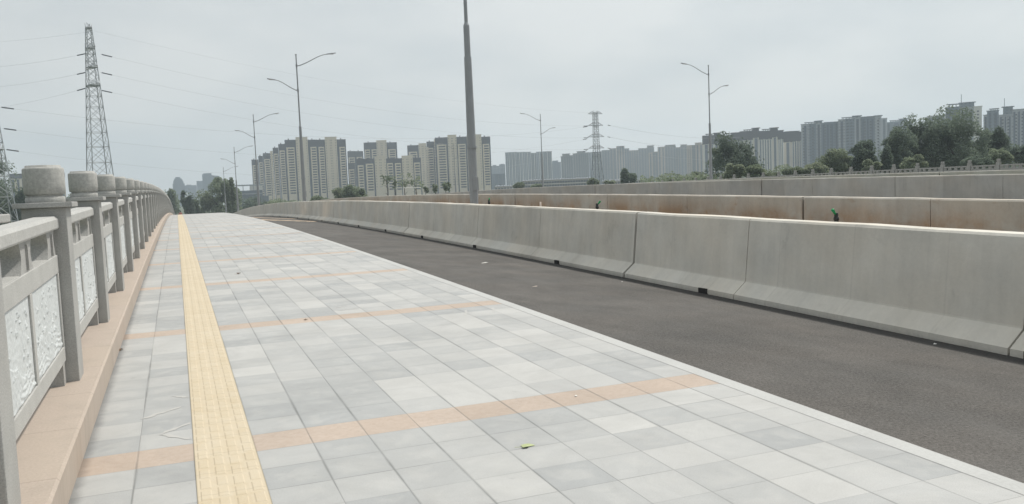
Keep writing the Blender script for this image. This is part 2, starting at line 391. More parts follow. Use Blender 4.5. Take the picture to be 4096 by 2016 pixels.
sweep(lambda s: [(TL-.01, 0), (.0, 0)], S_ALL, 'sidewalk', m_pave, kind=S)
sweep(lambda s: [(YL1+.002, 0), (1.7, 0), (TR, 0)], S_ALL, 'sidewalk', m_pave, kind=S)
sweep(lambda s: [(TR, .001), (3.33, .001), (3.344, -.006), (3.346, -.32)], S_ALL, 'kerb', m_kerbw, kind=S)
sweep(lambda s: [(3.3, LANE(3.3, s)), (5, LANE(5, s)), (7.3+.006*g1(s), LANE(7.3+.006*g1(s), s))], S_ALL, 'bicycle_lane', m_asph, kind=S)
sweep(lambda s: [(7.6+.006*g1(s), -.06), (12.15, -.02)], S_ALL, 'planter_soil', m_soil, kind=S)
sweep(lambda s: [(12.1, -.18), (18, -.09), (24.1, -.02)], S_ALL, 'carriageway', m_road2, kind=S)
sweep(lambda s: [(24.1, .1), (32.7, .1)], S_ALL, 'median_soil', m_ground, kind=S)
sweep(lambda s: [(32.7, -.02), (38, -.09), (44.6, -.18)], S_ALL, 'carriageway', m_road2, kind=S)
sweep(lambda s: [(44.6, -.05), (49.3, -.05)], S_ALL, 'planter_soil', m_soil, kind=S)
sweep(lambda s: [(49.2, -.2), (53.2, -.2), (53.25, 0), (57.1, 0)], S_ALL, 'far_sidewalk', m_kerbw, kind=S)
sweep(lambda s: [(-1.22, -.02), (-1.22, -1.9), (2, -2.4), (55, -2.4), (58, -1.9), (58, -.02)], [-14+4*i for i in range(79)], 'bridge_deck', m_deck, kind=S)
# yellow tactile strip with raised bars
mb = MB()
for a, b in zip(S_ALL[:-1], S_ALL[1:]):
    mb.quad(road(YL0-.003, a, .003), road(YL1+.003, a, .003), road(YL1+.003, b, .003), road(YL0-.003, b, .003), ((0, a), (.3, a), (.3, b), (0, b)))
s = 1.5
while s < 60:
    for k in range(4):
        x0 = YL0+.012+k*.075; o_ = .02+.05*(k % 2)
        for q in (0, 1):
            s0 = s+o_*.5+q*.1524; s1 = s0+.128
            p = [road(x0, s0, .003), road(x0+.05, s0, .003), road(x0+.05, s1, .003), road(x0, s1, .003)]
            t = [road(x0+.006, s0+.008, .0058), road(x0+.044, s0+.008, .0058), road(x0+.044, s1-.008, .0058), road(x0+.006, s1-.008, .0058)]
            u = ((x0, s0), (x0+.05, s0), (x0+.05, s1), (x0, s1))
            mb.quad(*t, u)
            for i in range(4): mb.quad(p[i], p[(i+1) % 4], t[(i+1) % 4], t[i], (u[i], u[(i+1) % 4], u[(i+1) % 4], u[i]))
    s += .3048
mb.build('tactile_paving', m_tact, kind=S)
# mortar expansion strips across the lane
for s0, wd in ((47.0, 1.8), (56.0, 1.7)):
    mb = MB()
    for i in range(12):
        l0, l1 = 3.40+i*.31, 3.40+(i+1)*.31
        mb.quad(*[road(l, s_+random.Random(i+round(s_)).uniform(-.25, .25), LANE(l, s_)+.004) for l, s_ in ((l0, s0), (l1, s0), (l1, s0+wd), (l0, s0+wd))])
    mb.build('expansion_joint_strip', m_sand, kind=S)

# ------------------------------------------------------------ concrete barriers
def seg_list(s_first=-12.0):
    out = []; s = 1.17-12
    while s < 150: out.append(s); s += 4.0
    return out
def barrier(label, prof, mat_, black_phase, smax=150, core=None, slots=False, short=False):
    root = empty('concrete_barrier', road(prof(0)[0][0], 0, 0), label, 'barrier')
    inv = Matrix.Translation(-root.location)
    cuts = []; s = black_phase - 32
    pat = [4, 4, 4, 4] if not short else [4.27, 4.27, 4.27, 3.19]
    k = 0
    while s < smax: cuts.append((s, (True, False, .012, False)[k % 4])); s += pat[k % 4] if not short else pat[k % 4]; k += 1
    cuts.append((s, True))
    rn = random.Random(len(label))
    for (a, ba), (b, bb) in zip(cuts[:-1], cuts[1:]):
        if b < -13: continue
        ga = .034 if ba is True else (ba or .008); gb = .034 if bb is True else (bb or .007)
        lo, hi = max(a, -13)+ga, b-gb
        step = .33 if lo < 25 else (.8 if lo < 60 else 2)
        n = max(2, int((hi-lo)/step)); ss = [lo + (hi-lo)*i/n for i in range(n+1)]
        top = prof(0)[0]
        def pf(s):
            P = prof(s); o = []
            zt = max(h for l, h in P)
            for l, h in P:
                dz = (noise.noise(Vector((s*1.1, l, 0)))*.009 + noise.noise(Vector((s*4, l, 2)))*.003) if h > zt-.03 else 0
                o.append((l, h+dz))
            return o
        mb = MB(); rows = []
        for s_ in ss: rows.append([(inv @ road(l, s_, h), (s_, h)) for l, h in pf(s_)])
        m_ = len(rows[0])
        for i in range(len(rows)-1):
            for j in range(m_):
                q = [rows[i][j], rows[i][(j+1) % m_], rows[i+1][(j+1) % m_], rows[i+1][j]]
                mb.quad(*[x[0] for x in q][::-1], [x[1] for x in q][::-1])
        for r, rev in ((rows[0], False), (rows[-1], True)):
            p = [q[0] for q in r]; u = [q[1] for q in r]
            if rev: p = p[::-1]; u = u[::-1]
            i = len(mb.v); mb.v += p; mb.f.append(tuple(range(i, i+len(p)))); mb.uv.append(u)
        mb.build('wall_segment', mat_, root)
    # recessed filler seen through the joints
    mb = MB()
    def shrink(P):
        cl = max(l for l, h in P)-.12; return [(l+(.05 if l < cl else -.05), h-.05 if h > 0 else h) for l, h in P]
    ss = [x for x in S_ALL if -12.5 < x < smax]; rows = [[inv @ road(l, s_, h) for l, h in shrink(prof(s_))] for s_ in ss]
    for i in range(len(rows)-1):
        for j in range(len(rows[0])):
            jj = (j+1) % len(rows[0]); mb.quad(rows[i][j], rows[i+1][j], rows[i+1][jj], rows[i][jj])
    mb.build('joint_filler', m_joint, root)
    return root
def prof_b1(s):
    d = .006*g1(s); e = -.00145*g1(s)
    return [(7.153+d, -.52+e), (7.160+d, -.386+e), (7.172+d, -.378+e), (7.360+d, -.224+e), (7.366+d, -.205+e), (7.455+d, .640+e), (7.478+d, .668+e), (7.66+d, .672+e), (7.69+d, .645+e), (7.70+d, -.25+e)]
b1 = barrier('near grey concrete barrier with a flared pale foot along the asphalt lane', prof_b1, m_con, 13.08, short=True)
def flat(l0, w_, top, bot=-.3):
    return lambda s: [(l0, bot), (l0, top-.025), (l0+.02, top), (l0+w_-.02, top), (l0+w_, top-.025), (l0+w_, bot)]
barrier('brown soil-stained concrete barrier behind the nearest barrier and the thick lamp pole', flat(12.03, .24, .727), m_con2, 14.07, short=True)
barrier('clean grey concrete barrier just behind the soil-stained barrier', flat(24.0, .24, .874), m_con3, 30.7, short=True)
barrier('low-showing grey barrier between the clean grey barrier and the far stone railing', flat(32.6, .24, .890), m_con3, 29.0, short=True)
barrier('hidden outer carriageway barrier beyond the central median', flat(44.4, .24, .69), m_con3, 29.0, smax=100)
barrier('hidden inner lane barrier next to the far stone railing', flat(49.1, .24, .60), m_con3, 29.0, smax=100)
# drain slots at the foot of the near barrier
for k in range(-1, 14):
    s0 = 5.35+5.29*k; mb = MB()
    b_ = prof_b1(s0)
    x0 = b_[0][0]; z0 = LANE(7.2, s0)
    o = road(x0, s0, 0)
    mb.box(-.012, .05, -.105, .105, z0-.0, z0+.075)
    mb.box(-.02, .04, -.12, -.105, z0-.02, z0+.01)
    mb.build('drain_slot', m_joint, b1).location = o - b1.location

# ------------------------------------------------------------ left stone railing
kr = sweep(lambda s: [(TL+.012, -.02), (TL+.016, .175), (TL+.004, .188), (-1.21, .188), (-1.21, -.3)], S_ALL, 'railing_plinth', m_plinth)
tag(kr, 'pink granite plinth kerb carrying the stone railing on the left', 'kerb')
rail = empty('stone_railing', road(-.77, 6.1, .188), 'carved grey granite railing with round drum finials along the left edge', 'railing')
RL = rail.location
def post_mesh(hh=1.10):
    mb = MB(); a = .125
    mb.box(-a, a, -a, a, 0, hh); return mb
PW = .128
def panel_parts():
    """local frame: x across, y along between two posts, z up from the plinth"""
    Lh = 1.108
    hr = MB(); hr.box(-.075, .085, -Lh, Lh, .955, 1.03); hr.quad(*[Vector(p) for p in ((-.075, -Lh, 1.03), (.085, -Lh, 1.03), (.085, Lh, 1.03), (-.075, Lh, 1.03))])
    hr = MB()
    pr = [(-.08, .975), (.075, .975), (.08, .985), (.08, 1.035), (.06, 1.053), (-.05, 1.053), (-.08, 1.035)]
    n = len(pr)
    for j in range(n):
        a, b = pr[j], pr[(j+1) % n]
        hr.quad(Vector((a[0], -Lh, a[1])), Vector((b[0], -Lh, b[1])), Vector((b[0], Lh, b[1])), Vector((a[0], Lh, a[1])))
    fr = MB(); x1 = .058; x0 = -.055
    fr.box(x0, x1-.012, -Lh, Lh, .142, .812)                       # slab body behind the insets
    for z0, z1 in ((.142, .235), (.700, .812)): fr.box(x1-.012, x1, -Lh, Lh, z0, z1)
    for y0, y1 in ((-Lh, -Lh+.05), (-.035, .035), (Lh-.05, Lh)): fr.box(x1-.012, x1, y0, y1, .235, .700)
    sup = []
    for c, half in ((0, .2), (-.92, .18), (.92, .18)):
        m = MB(); k = 12; prof = []
        for i in range(k+1):
            t = i/k; z = .812+t*.165
            wv = half*(.72+.28*abs(2*t-1)**1.5)
            prof.append((wv, z))
        for sx in (-1, 1):
            for i in range(k):
                (w0, z0), (w1, z1) = prof[i], prof[i+1]
                m.quad(Vector((.05*sx, c-w0, z0)), Vector((.05*sx, c+w0, z0)), Vector((.05*sx, c+w1, z1)), Vector((.05*sx, c-w1, z1)))
        for sy in (-1, 1):
            for i in range(k):
                (w0, z0), (w1, z1) = prof[i], prof[i+1]
                m.quad(Vector((-.05, c+sy*w0, z0)), Vector((.05, c+sy*w0, z0)), Vector((.05, c+sy*w1, z1)), Vector((-.05, c+sy*w1, z1)))
        m.box(.05, .062, c-.01, c+.01, .82, .95)
        sup.append(m)
    ft = []
    for c in (-Lh+.055, Lh-.055):
        m = MB(); m.box(-.09, .05, c-.055, c+.055, -.01, .142); ft.append(m)
    return hr, fr, sup, ft
def relief_mesh(seed, y0, y1):
    """carved landscape relief: hills, waves, leafy sprays"""
    mb = MB(); nx, nz = 120, 60; x = .0475
    rn = random.Random(seed)
    blobs = [(rn.uniform(y0+.08, y1-.08), rn.uniform(.30, .66), rn.uniform(.008, .024)) for _ in range(40)]
    grid = []
    for j in range(nz+1):
        z = .237+(.698-.237)*j/nz; row = []
        for i in range(nx+1):
            y = y0+(y1-y0)*i/nx; h = 0
            hill = .36+.09*math.sin(y*5+seed)+.05*noise.noise(Vector((y*6, seed, 0)))
            if z < hill: h += .004 + .0025*noise.noise(Vector((y*28, z*28, seed)))
            hill2 = .30+.05*math.sin(y*9+2*seed)
            if z < hill2: h += .002*math.sin((z-.2)*190+3*math.sin(y*14))
            for by, bz, br in blobs:
                d = math.hypot(y-by, z-bz)
                if d < br: h = max(h, .007*(1-(d/br)**2)*(1.0+.5*math.sin(8*math.atan2(z-bz, y-by))))
            h += .002*noise.noise(Vector((y*40, z*40, seed)))
            if i in (0, nx) or j in (0, nz): h = 0
            row.append(Vector((x+h, y, z)))
        grid.append(row)
    for j in range(nz):
        for i in range(nx): mb.quad(grid[j][i], grid[j][i+1], grid[j+1][i+1], grid[j+1][i])
    return mb
hr, fr, sup, ft = panel_parts(); Lh = 1.108
me_hr = hr.mesh('handrail', m_gran_lit); me_fr = fr.mesh('carved_panel', m_gran_lit)
me_sup = [x.mesh('cloud_support', m_gran) for x in sup]; me_ft = [x.mesh('foot_block', m_gran) for x in ft]
me_rel = []
for sd_ in range(3): me_rel.append([relief_mesh(sd_*2+1, -Lh+.052, -.037).mesh('relief', m_white, True), relief_mesh(sd_*2+2, .037, Lh-.052).mesh('relief', m_white, True)])
pm = MB(); a = .125
pm.box(-a, a, -a, a, -.01, 1.105); pm.box(-a+.03, a-.03, -a-.003, -a, .2, .95) if False else None
me_post = pm.mesh('post', m_gran)
cm = MB(); cm.box(-.165, .165, -.165, .165, 1.105, 1.138); me_plate = cm.mesh('cap_plate', m_gran)
dm = MB(); dm.lathe([(.112, 1.138), (.114, 1.142), (.114, 1.170), (.108, 1.174), (.100, 1.176), (.100, 1.186), (.108, 1.188), (.117, 1.194), (.119, 1.24), (.119, 1.345), (.115, 1.355), (.103, 1.359), (.100, 1.372), (.0, 1.376)])
me_drum = dm.mesh('drum_finial', m_drum)
def ob(name, me, parent, loc=(0, 0, 0), rx=0, bev=0, smooth_angle=False):
    o = bpy.data.objects.new(name, me); C.objects.link(o); o.parent = parent; o.location = loc; o.rotation_euler.x = rx
    if bev:
        b = o.modifiers.new('bevel', 'BEVEL'); b.width = bev; b.segments = 2; b.limit_method = 'ANGLE'; b.angle_limit = R(50)
    return o
for p in me_drum.polygons: p.use_smooth = abs(p.normal.z) < .9
NP = 66
rj = random.Random(4)
for i in range(-2, NP):
    s_ = 6.10+2.468*i; p = road(-.77, s_, .188)-RL
    o = ob('post', me_post, rail, p, bev=.006 if i < 12 else 0)
    ob('cap_plate', me_plate, o, bev=.005 if i < 8 else 0); ob('drum_finial', me_drum, o, (rj.uniform(-.003, .003), 0, 0))
    if i == NP-1: break
    c = road(-.77, s_+1.234, .188)-RL; sl = math.atan((zp(s_+2.468)-zp(s_))/2.468)
    pn = ob('railing_panel', me_fr, rail, c, sl, bev=.004 if i < 8 else 0)
    ob('handrail', me_hr, pn)
    rel = me_rel[i % 3]
    for r_ in rel: ob('carved_relief', r_, pn)
    for q in me_sup: ob('cloud_support', q, pn)
    for q in me_ft: ob('foot_block', q, pn)

# ------------------------------------------------------------ far stone railing (mirrored side)
m_granf = granite('far_grey_granite', (.24, .24, .225), (.30, .295, .28), .06, 30)
far = empty('stone_railing', road(57.3, 45.66, 0), 'distant pale stone railing with small square-topped posts on the right, below the big trees', 'railing')
FL = far.location
fp = MB(); fp.box(-.13, .13, -.13, .13, 0, 1.28); fp.box(-.135, .135, -.135, .135, 1.28, 1.315)
me_fp = fp.mesh('post', m_granf)
fd = MB(); fd.lathe([(.13, 1.315), (.13, 1.36), (.11, 1.365), (.11, 1.375), (.135, 1.38), (.135, 1.53), (.11, 1.545)], 16); me_fd = fd.mesh('drum_finial', m_granf)
fpan = MB(); h_ = 1.105
fpan.box(-.06, .06, -h_, h_, .12, .85)
fpan.box(-.08, .08, -h_, h_, 1.02, 1.13)
for c in (-1.0, -.55, 0, .55, 1.0): fpan.box(-.05, .05, c-.13, c+.13, .85, 1.02)
me_fpan = fpan.mesh('railing_panel', m_granf)
for i in range(-10, 32):
    s_ = 45.66+2.49*i; p = road(57.3, s_, 0)-FL
    o = ob('post', me_fp, far, p); ob('drum_finial', me_fd, o)
    sl = math.atan((zp(s_+2.49)-zp(s_))/2.49); ob('railing_panel', me_fpan, far, road(57.3, s_+1.245, 0)-FL, sl)

# ------------------------------------------------------------ street lamps
def make_lamp(n, loc, side, label, z0=-.1):
    """side +1: long arm towards +X"""
    root = empty('street_lamp', loc, label, 'street lamp', 'double-armed street lamps on the bridge')
    def Z(h): return h - z0
    b = MB()
    b.tube([(0, 0, 0), (0, 0, Z(2.40))], [.145, .145], 12); b.tube([(0, 0, Z(2.36)), (0, 0, Z(2.43))], [.175, .175], 12)
    b.tube([(0, 0, Z(2.43)), (0, 0, Z(5.38))], [.150, .122], 12); b.build('pole_base', m_steel, root)
    t = MB(); t.tube([(0, 0, Z(5.38)), (0, 0, Z(6.40)), (0, 0, Z(6.50))], [.105, .102, .062], 12)
    t.tube([(0, 0, Z(6.50)), (0, 0, Z(11.9))], [.060, .045], 10); t.tube([(0, 0, Z(11.9)), (0, 0, Z(11.96))], [.07, .07], 8)
    t.build('upper_pole', m_steel, root)
    f = MB(); f.box(-.07, .07, -.165, -.12, Z(.95), Z(1.42)); f.box(.11, .165, -.07, .07, Z(.95), Z(1.40)); f.build('service_door', m_steel, root, bevel=.01)
    for sg, h0, ln, rise, sc_ in ((side, 11.08, 2.35, .92, 1.0), (-side, 9.2, 1.65, .78, .85)):
        a = MB(); P = []
        for i in range(13):
            u = i/12; x = ln*u; z = rise*(3*u*u-2*u**3)*.75 + rise*.25*u
            if u < .12: z *= .3
            P.append((sg*x, 0, Z(h0)+z))
        a.tube(P, [.038-.012*i/12 for i in range(13)], 8); a.tube([(0, 0, Z(h0)-.12), (0, 0, Z(h0)+.12)], .072, 10)
        arm = a.build('arm', m_steel, root)
        e1 = Vector(P[-1]); q = MB(); hl = .72*sc_
        dz = .10*sc_
        for y0, y1, k0, k1 in ((0, .2, .035, .09), (.2, .75, .09, .105), (.75, 1, .105, .05)):
            A, B = e1+Vector((sg*hl*y0, 0, dz*y0)), e1+Vector((sg*hl*y1, 0, dz*y1))
            i0 = len(q.v)
            for P_, k in ((A, k0), (B, k1)): q.v += [P_+Vector((0, -k, -.02)), P_+Vector((0, k, -.02)), P_+Vector((0, k*.6, .045)), P_+Vector((0, -k*.6, .045))]
            for j in range(4): q.f.append((i0+j, i0+(j+1) % 4, i0+4+(j+1) % 4, i0+4+j)); q.uv.append(None)
            q.f.append((i0, i0+1, i0+2, i0+3)); q.f.append((i0+4, i0+5, i0+6, i0+7)); q.uv += [None, None]
        hd = q.build('lamp_head', m_steeld, root)
        l_ = MB(); mid = e1+Vector((sg*hl*.5, 0, dz*.5)); l_.box(mid.x-.17, mid.x+.17, -.07, .07, mid.z-.045, mid.z-.012); l_.build('lens', m_lens, hd)
    return root
PL = ['thick grey pole of the nearest street lamp rising out of the top of the picture',
      'tall double-armed street lamp in front of the left cream towers',
      'double-armed street lamp at the left edge of the cream towers',
      'smaller double-armed street lamp just right of the leafy tree down the road',
      'slim street lamp rising behind the leafy tree beyond the bridge crest']
for i in range(5):
    s_ = 26.93+40.717*i; make_lamp(i, road(9.29, s_, -.1), 1, PL[i])
QL = ['street lamp on the far side standing beside the big round tree', 'middle street lamp on the far side left of the distant pylon',
      'small far street lamp in front of the right cream towers', 'tiny most distant street lamp before the cream towers']
for i in range(3):
    s_ = 69.432+40.717*i; make_lamp(i, road(48.287, s_, -.1), -1, QL[i])

# ------------------------------------------------------------ sprinklers and small litter
for s_, l_, ang, lab in ((9.05, 8.3, 2.6, 'black and green garden sprinkler head on the right, nearest of the three'), (16.07, 8.3, .9, 'black and green garden sprinkler head on a white riser, middle of the three'), (22.76, 8.3, 1.6, 'farthest small garden sprinkler head beside the thick lamp pole')):
    o = empty('sprinkler', road(l_, s_, -.06), lab, 'sprinkler', 'sprinklers in the planter behind the near barrier', 0)
    p = MB(); p.tube([(0, 0, 0), (0, 0, .64)], .017, 10); p.build('riser_pipe', m_pvc, o, True)
    p = MB(); p.lathe([(.018, .62), (.028, .63), (.03, .68), (.036, .685), (.036, .72), (.028, .725), (.028, .77), (.02, .785)], 14); p.build('sprinkler_body', m_black, o, True)
    p = MB(); dx, dy = math.cos(ang), -math.sin(ang)*.5
    p.tube([(dx*.01, dy*.01, .76), (dx*.05, dy*.05, .785), (dx*.10, dy*.10, .83)], [.013, .017, .022], 10); p.build('nozzle', m_green, o, True)
o = MB(); o.tube([(0, 0, 0), (0, 0, .775)], .022, 10)
o = o.build('riser_pipe', m_pvc, None, True); o.location = road(8.3, 19.08, -.06); tag(o, 'bare capped white riser pipe between two sprinklers behind the near barrier', 'pipe', 'risers in the planter')

def leaf(name, lab, pos, size, mat_, rz, curl=.3, cat='leaf', seed=1):
    rn = random.Random(seed); mb = MB(); n = 10; c = Vector((0, 0, .01*size/.1))
    ring = []
    for i in range(n):
        a = 2*math.pi*i/n; r = size*(.5+.18*math.cos(a*3+seed))*(1 if i % 2 else .78)
        ring.append(Vector((r*math.cos(a), r*.62*math.sin(a), .003+curl*size*rn.uniform(0, .35))))
    for i in range(n): mb.poly([c, ring[i], ring[(i+1) % n]])
    mb.tube([(-size*.4, 0, .006), (-size*.85, size*.12, .012)], size*.015, 5)
    o = mb.build(name, mat_); o.location = pos; o.rotation_euler.z = rz
    return tag(o, lab, cat)
def ground_pt(u, v, h=0):
    """where the photograph's direction meets the pavement"""
    r = ray(u, v); lo, hi = 1.0, 200.0
    for _ in range(60):
        m_ = (lo+hi)/2; p = CAM+r*m_
        lat = p.x
        hh = 0 if lat < 3.34 else LANE(lat, p.y)
        if p.z > zp(p.y)+hh+h: lo = m_
        else: hi = m_
    return CAM+r*lo
leaf('fallen_leaf', 'pale green fallen leaf on the light grey paving slabs', ground_pt(2107, 1787), .085, m_leafc, .3, .3)
leaf('dry_leaf', 'brown dry leaf lying against the pink plinth kerb', ground_pt(482, 1402), .07, m_leafb, 1.2, .9, seed=3)
leaf('dry_leaf', 'tiny brown leaf on the paving between the yellow strip and the lane, farther away', ground_pt(955, 1097), .08, m_leafb, .2, .9, seed=5)
leaf('dry_leaf', 'small brown leaf on the second peach paving band', ground_pt(1224, 1280), .05, m_leafb, .7, .9, seed=7)
leaf('dry_leaf', 'tiny brown leaf at the foot of the pink plinth below the first post', ground_pt(430, 1508), .035, m_leafb, .7, .9, seed=8)
def scrap(lab, u, v, sx, sy, rz, mat_=m_paper, h=.006, name='paper_scrap', cat='litter'):
    mb = MB(); p0 = [Vector((-sx, -sy, h)), Vector((sx, -sy*.6, h*.4)), Vector((sx*.8, sy, h*1.5)), Vector((-sx*.7, sy*.8, h*.5))]
    mb.poly(p0); mb.poly([q+Vector((0, 0, -h*.3)) for q in p0][::-1])
    o = mb.build(name, mat_); o.location = ground_pt(u, v); o.rotation_euler.z = rz; return tag(o, lab, cat)
scrap('white paper scrap on the asphalt lane in the distance', 1936, 1052, .11, .03, .5)
scrap('thin straw-coloured stick on the asphalt lane', 2137, 1147, .07, .008, .4, m_pvc)
scrap('small white chip at the foot of the near barrier on the right', 3740, 1377, .025, .015, .3)
scrap('brownish cardboard flake at the barrier foot on the right', 3610, 1300, .03, .012, .3, m_pvc)
scrap('pale stone chip on the asphalt near the barrier joint', 2488, 1128, .018, .01, .3)
scrap('tiny white chip on the nearest peach paving band', 2303, 1586, .011, .006, .3)
# chalky scratches on the slabs left of the yellow strip and at the right
def smear(u0, v0, u1, v1, wd=.04):
    a, b = ground_pt(u0, v0), ground_pt(u1, v1); d = (b-a).normalized(); n = Vector((-d.y, d.x, 0))*wd/2
    k = 8; rn = random.Random(int(u0)); mb = MB(); P = []
    for i in range(k+1):
        c = a.lerp(b, i/k)+n*rn.uniform(-.5, .5)+Vector((0, 0, .0015)); w_ = rn.uniform(.35, 1) if 0 < i < k else .1
        P.append((c-n*w_, c+n*w_))
    for i in range(k): mb.quad(P[i][0], P[i+1][0], P[i+1][1], P[i][1])
    mb.build('mortar_smear', m_wash, kind=S)
for q in ((560, 1678, 728, 1625), (640, 1738, 762, 1690), (640, 1738, 768, 1756), (690, 1585, 758, 1590), (1340, 1232, 1390, 1222), (1350, 1243, 1432, 1234), (1866, 1240, 1862, 1262), (1972, 1230, 1978, 1250)): smear(*q)

# ------------------------------------------------------------ ground
GZ = -9.5
mb = MB(); E_ = 2500; n = 20
for i in range(n):
    for j in range(n):
        x0, x1 = -E_+2*E_*i/n, -E_+2*E_*(i+1)/n; y0, y1 = -E_+2*E_*j/n, -E_+2*E_*(j+1)/n
        mb.quad(Vector((x0, y0, GZ)), Vector((x1, y0, GZ)), Vector((x1, y1, GZ)), Vector((x0, y1, GZ)))
mb.build('ground', m_ground, kind=S)

# ------------------------------------------------------------ pylons and power lines
def pylon(label, base, rz, H, wb, wt, arms, mat_, arm_len=4.5, top_arm=None, r=.09, name='lattice_pylon', linear=False):
    root = empty(name, base, label, 'pylon', None, rz)
    def hw(z):
        if linear: return wb/2+(wt-wb)/2*z/H
        k = .62*H
        return (wb/2 + (wt*1.25/2-wb/2)*(z/k)) if z < k else (wt*1.25/2 + (wt/2-wt*1.25/2)*((z-k)/(H-k)))
    zs = [0]; z = 0
    while z < H-1:
        z += max(1.6, hw(z)*1.75); zs.append(min(z, H))
    zs[-1] = H
    legs = MB()
    for sx in (-1, 1):
        for sy in (-1, 1):
            legs.tube([(sx*hw(z), sy*hw(z), z) for z in zs], [r*1.5-(r*.7)*z/H for z in zs], 4, spin=.5)
    legs.build('tower_legs', mat_, root)
    br = MB()
    for a, b in zip(zs[:-1], zs[1:]):
        for k in range(4):
            c = [(-1, -1), (1, -1), (1, 1), (-1, 1)]; p, q = c[k], c[(k+1) % 4]
            P = lambda t, z: (t[0]*hw(z), t[1]*hw(z), z)
            br.tube([P(p, a), P(q, b)], r*.5, 4, False); br.tube([P(q, a), P(p, b)], r*.5, 4, False)
            if int(a*7) % 2 == 0 or hw(a) > 2: br.tube([P(p, b), P(q, b)], r*.55, 4, False)
    br.build('bracing', mat_, root)
    for z, ln in arms:
        m = MB(); w_ = hw(z)
        for sg in (-1, 1):
            tip = (sg*(w_+ln), 0, z)
            for sy in (-1, 1):
                m.tube([(sg*w_, sy*w_, z), tip], r*.6, 4, False); m.tube([(sg*w_, sy*w_, z+1.5), tip], r*.5, 4, False)
                for t in (.25, .5, .75): m.tube([(sg*(w_+ln*t), sy*w_*(1-t), z), (sg*(w_+ln*(t-.2)), sy*w_*(1-t+.2), z+1.5*(1-t+.2))], r*.4, 4, False)
            for t in (.3, .6): m.tube([(sg*(w_+ln*t), -w_*(1-t), z), (sg*(w_+ln*t), w_*(1-t), z)], r*.4, 4, False)
        m.box(-w_*1.05, w_*1.05, -w_*1.05, w_*1.05, z-.1, z+.08)
        m.build('crossarm', mat_, root)
    return root
def wire(label, a, b, sag, r=.022, ins=(True, True), n=28):
    root = empty('power_line', a, label, 'power line')
    P = [a.lerp(b, i/n) - Vector((0, 0, 4*sag*(i/n)*(1-i/n))) for i in range(n+1)]
    m = MB(); m.tube([p-a for p in P], r, 5); m.build('conductor', m_wire, root)
    for f_, end, nb in ((ins[0], P[0], P[1]), (ins[1], P[-1], P[-2])):
        if f_:
            d = (nb-end).normalized(); m = MB()
            m.tube([end-a+d*.5, end-a+d*3.4], .17, 8); m.build('insulator_string', m_insu, root)
    return root
dA, dB, dC = 250, 400, 225
def vert(u, v, d, z=GZ):
    p = at(u, v, d); return Vector((p.x, p.y, z))
A0 = vert(362+38, 700, dA); HA = at(363, 118, dA).z-GZ
B0 = vert(2389, 700, dB); HB = at(2387, 450, dB).z-GZ
C0 = vert(-20, 700, dC); HC = at(-70, 330, dC).z-GZ
angAB = math.atan2(B0.y-A0.y, B0.x-A0.x)+math.pi/2
zA = [at(378, v, dA).z-GZ for v in (200, 275, 345, 415)]
pylon('tall pale steel lattice pylon rising behind the stone railing on the left', A0, angAB, HA, 7.6, 1.35, [(zA[0], 3.6), (zA[1], 4.0), (zA[2], 4.2), (HA-.3, 1.6)], m_pyl, r=.125, linear=True)
pylon('half-cropped steel lattice pylon at the left edge of the picture', C0, angAB, HC, 8.6, 1.5, [(HC-6, 3.6), (HC-12, 4.0), (HC-18, 4.2)], m_pyl, r=.125, linear=True)
zB = [at(2387, v, dB).z-GZ for v in (503, 548, 593)]
rb = math.atan2(RV.y, RV.x)+.35
pylon('distant dark lattice pylon with three crossarms above the hazy towers', B0, rb, HB, 6.2, 1.8, [(zB[0], 2.9), (zB[1], 3.3), (zB[2], 3.0), (HB-.8, 2.8)], m_pyld, r=.105)
for k, (v0, v1, nm) in enumerate(((220, 504, 'highest'), (293, 551, 'second'), (364, 597, 'third'))):
    wire(f'{nm} power line from the tall left pylon to the distant dark pylon', at(400, v0-4, dA+1), at(2355, v1, dB-3), 5.5)
for k, (v0, v1, nm) in enumerate(((428, 506, 'highest'), (513, 555, 'second'), (597, 602, 'third'))):
    wire(f'{nm} power line from the cropped left-edge pylon to the distant dark pylon', at(-2+10*k, v0, dC), at(2350, v1, dB+4), 7.0+k*1.5)
for k, (v0, u1, v1, nm) in enumerate(((214, -300, 275, 'highest'), (289, -300, 360, 'second'), (352, -300, 460, 'third'))):
    wire(f'{nm} power line running from the tall left pylon out of the picture to the left', at(345, v0, dA-1), at(u1, v1, dA+20), 1.5)
wire('thin earth wire between the tops of the tall left pylon and the distant pylon', at(372, 122, dA), at(2375, 452, dB), 4.5, .018, (False, False))
wire('thin earth wire leaving the top of the tall left pylon to the left', at(350, 128, dA), at(-300, 175, dA+20), 1.0, .018, (False, False))
for k, (v0, v1, nm) in enumerate(((500, 548, 'highest'), (547, 592, 'second'), (592, 632, 'third'))):
    wire(f'{nm} power line running right from the distant dark pylon towards the tower blocks', at(2430, v0, dB), at(2960, v1, 640), 3.0, .05, (True, False))

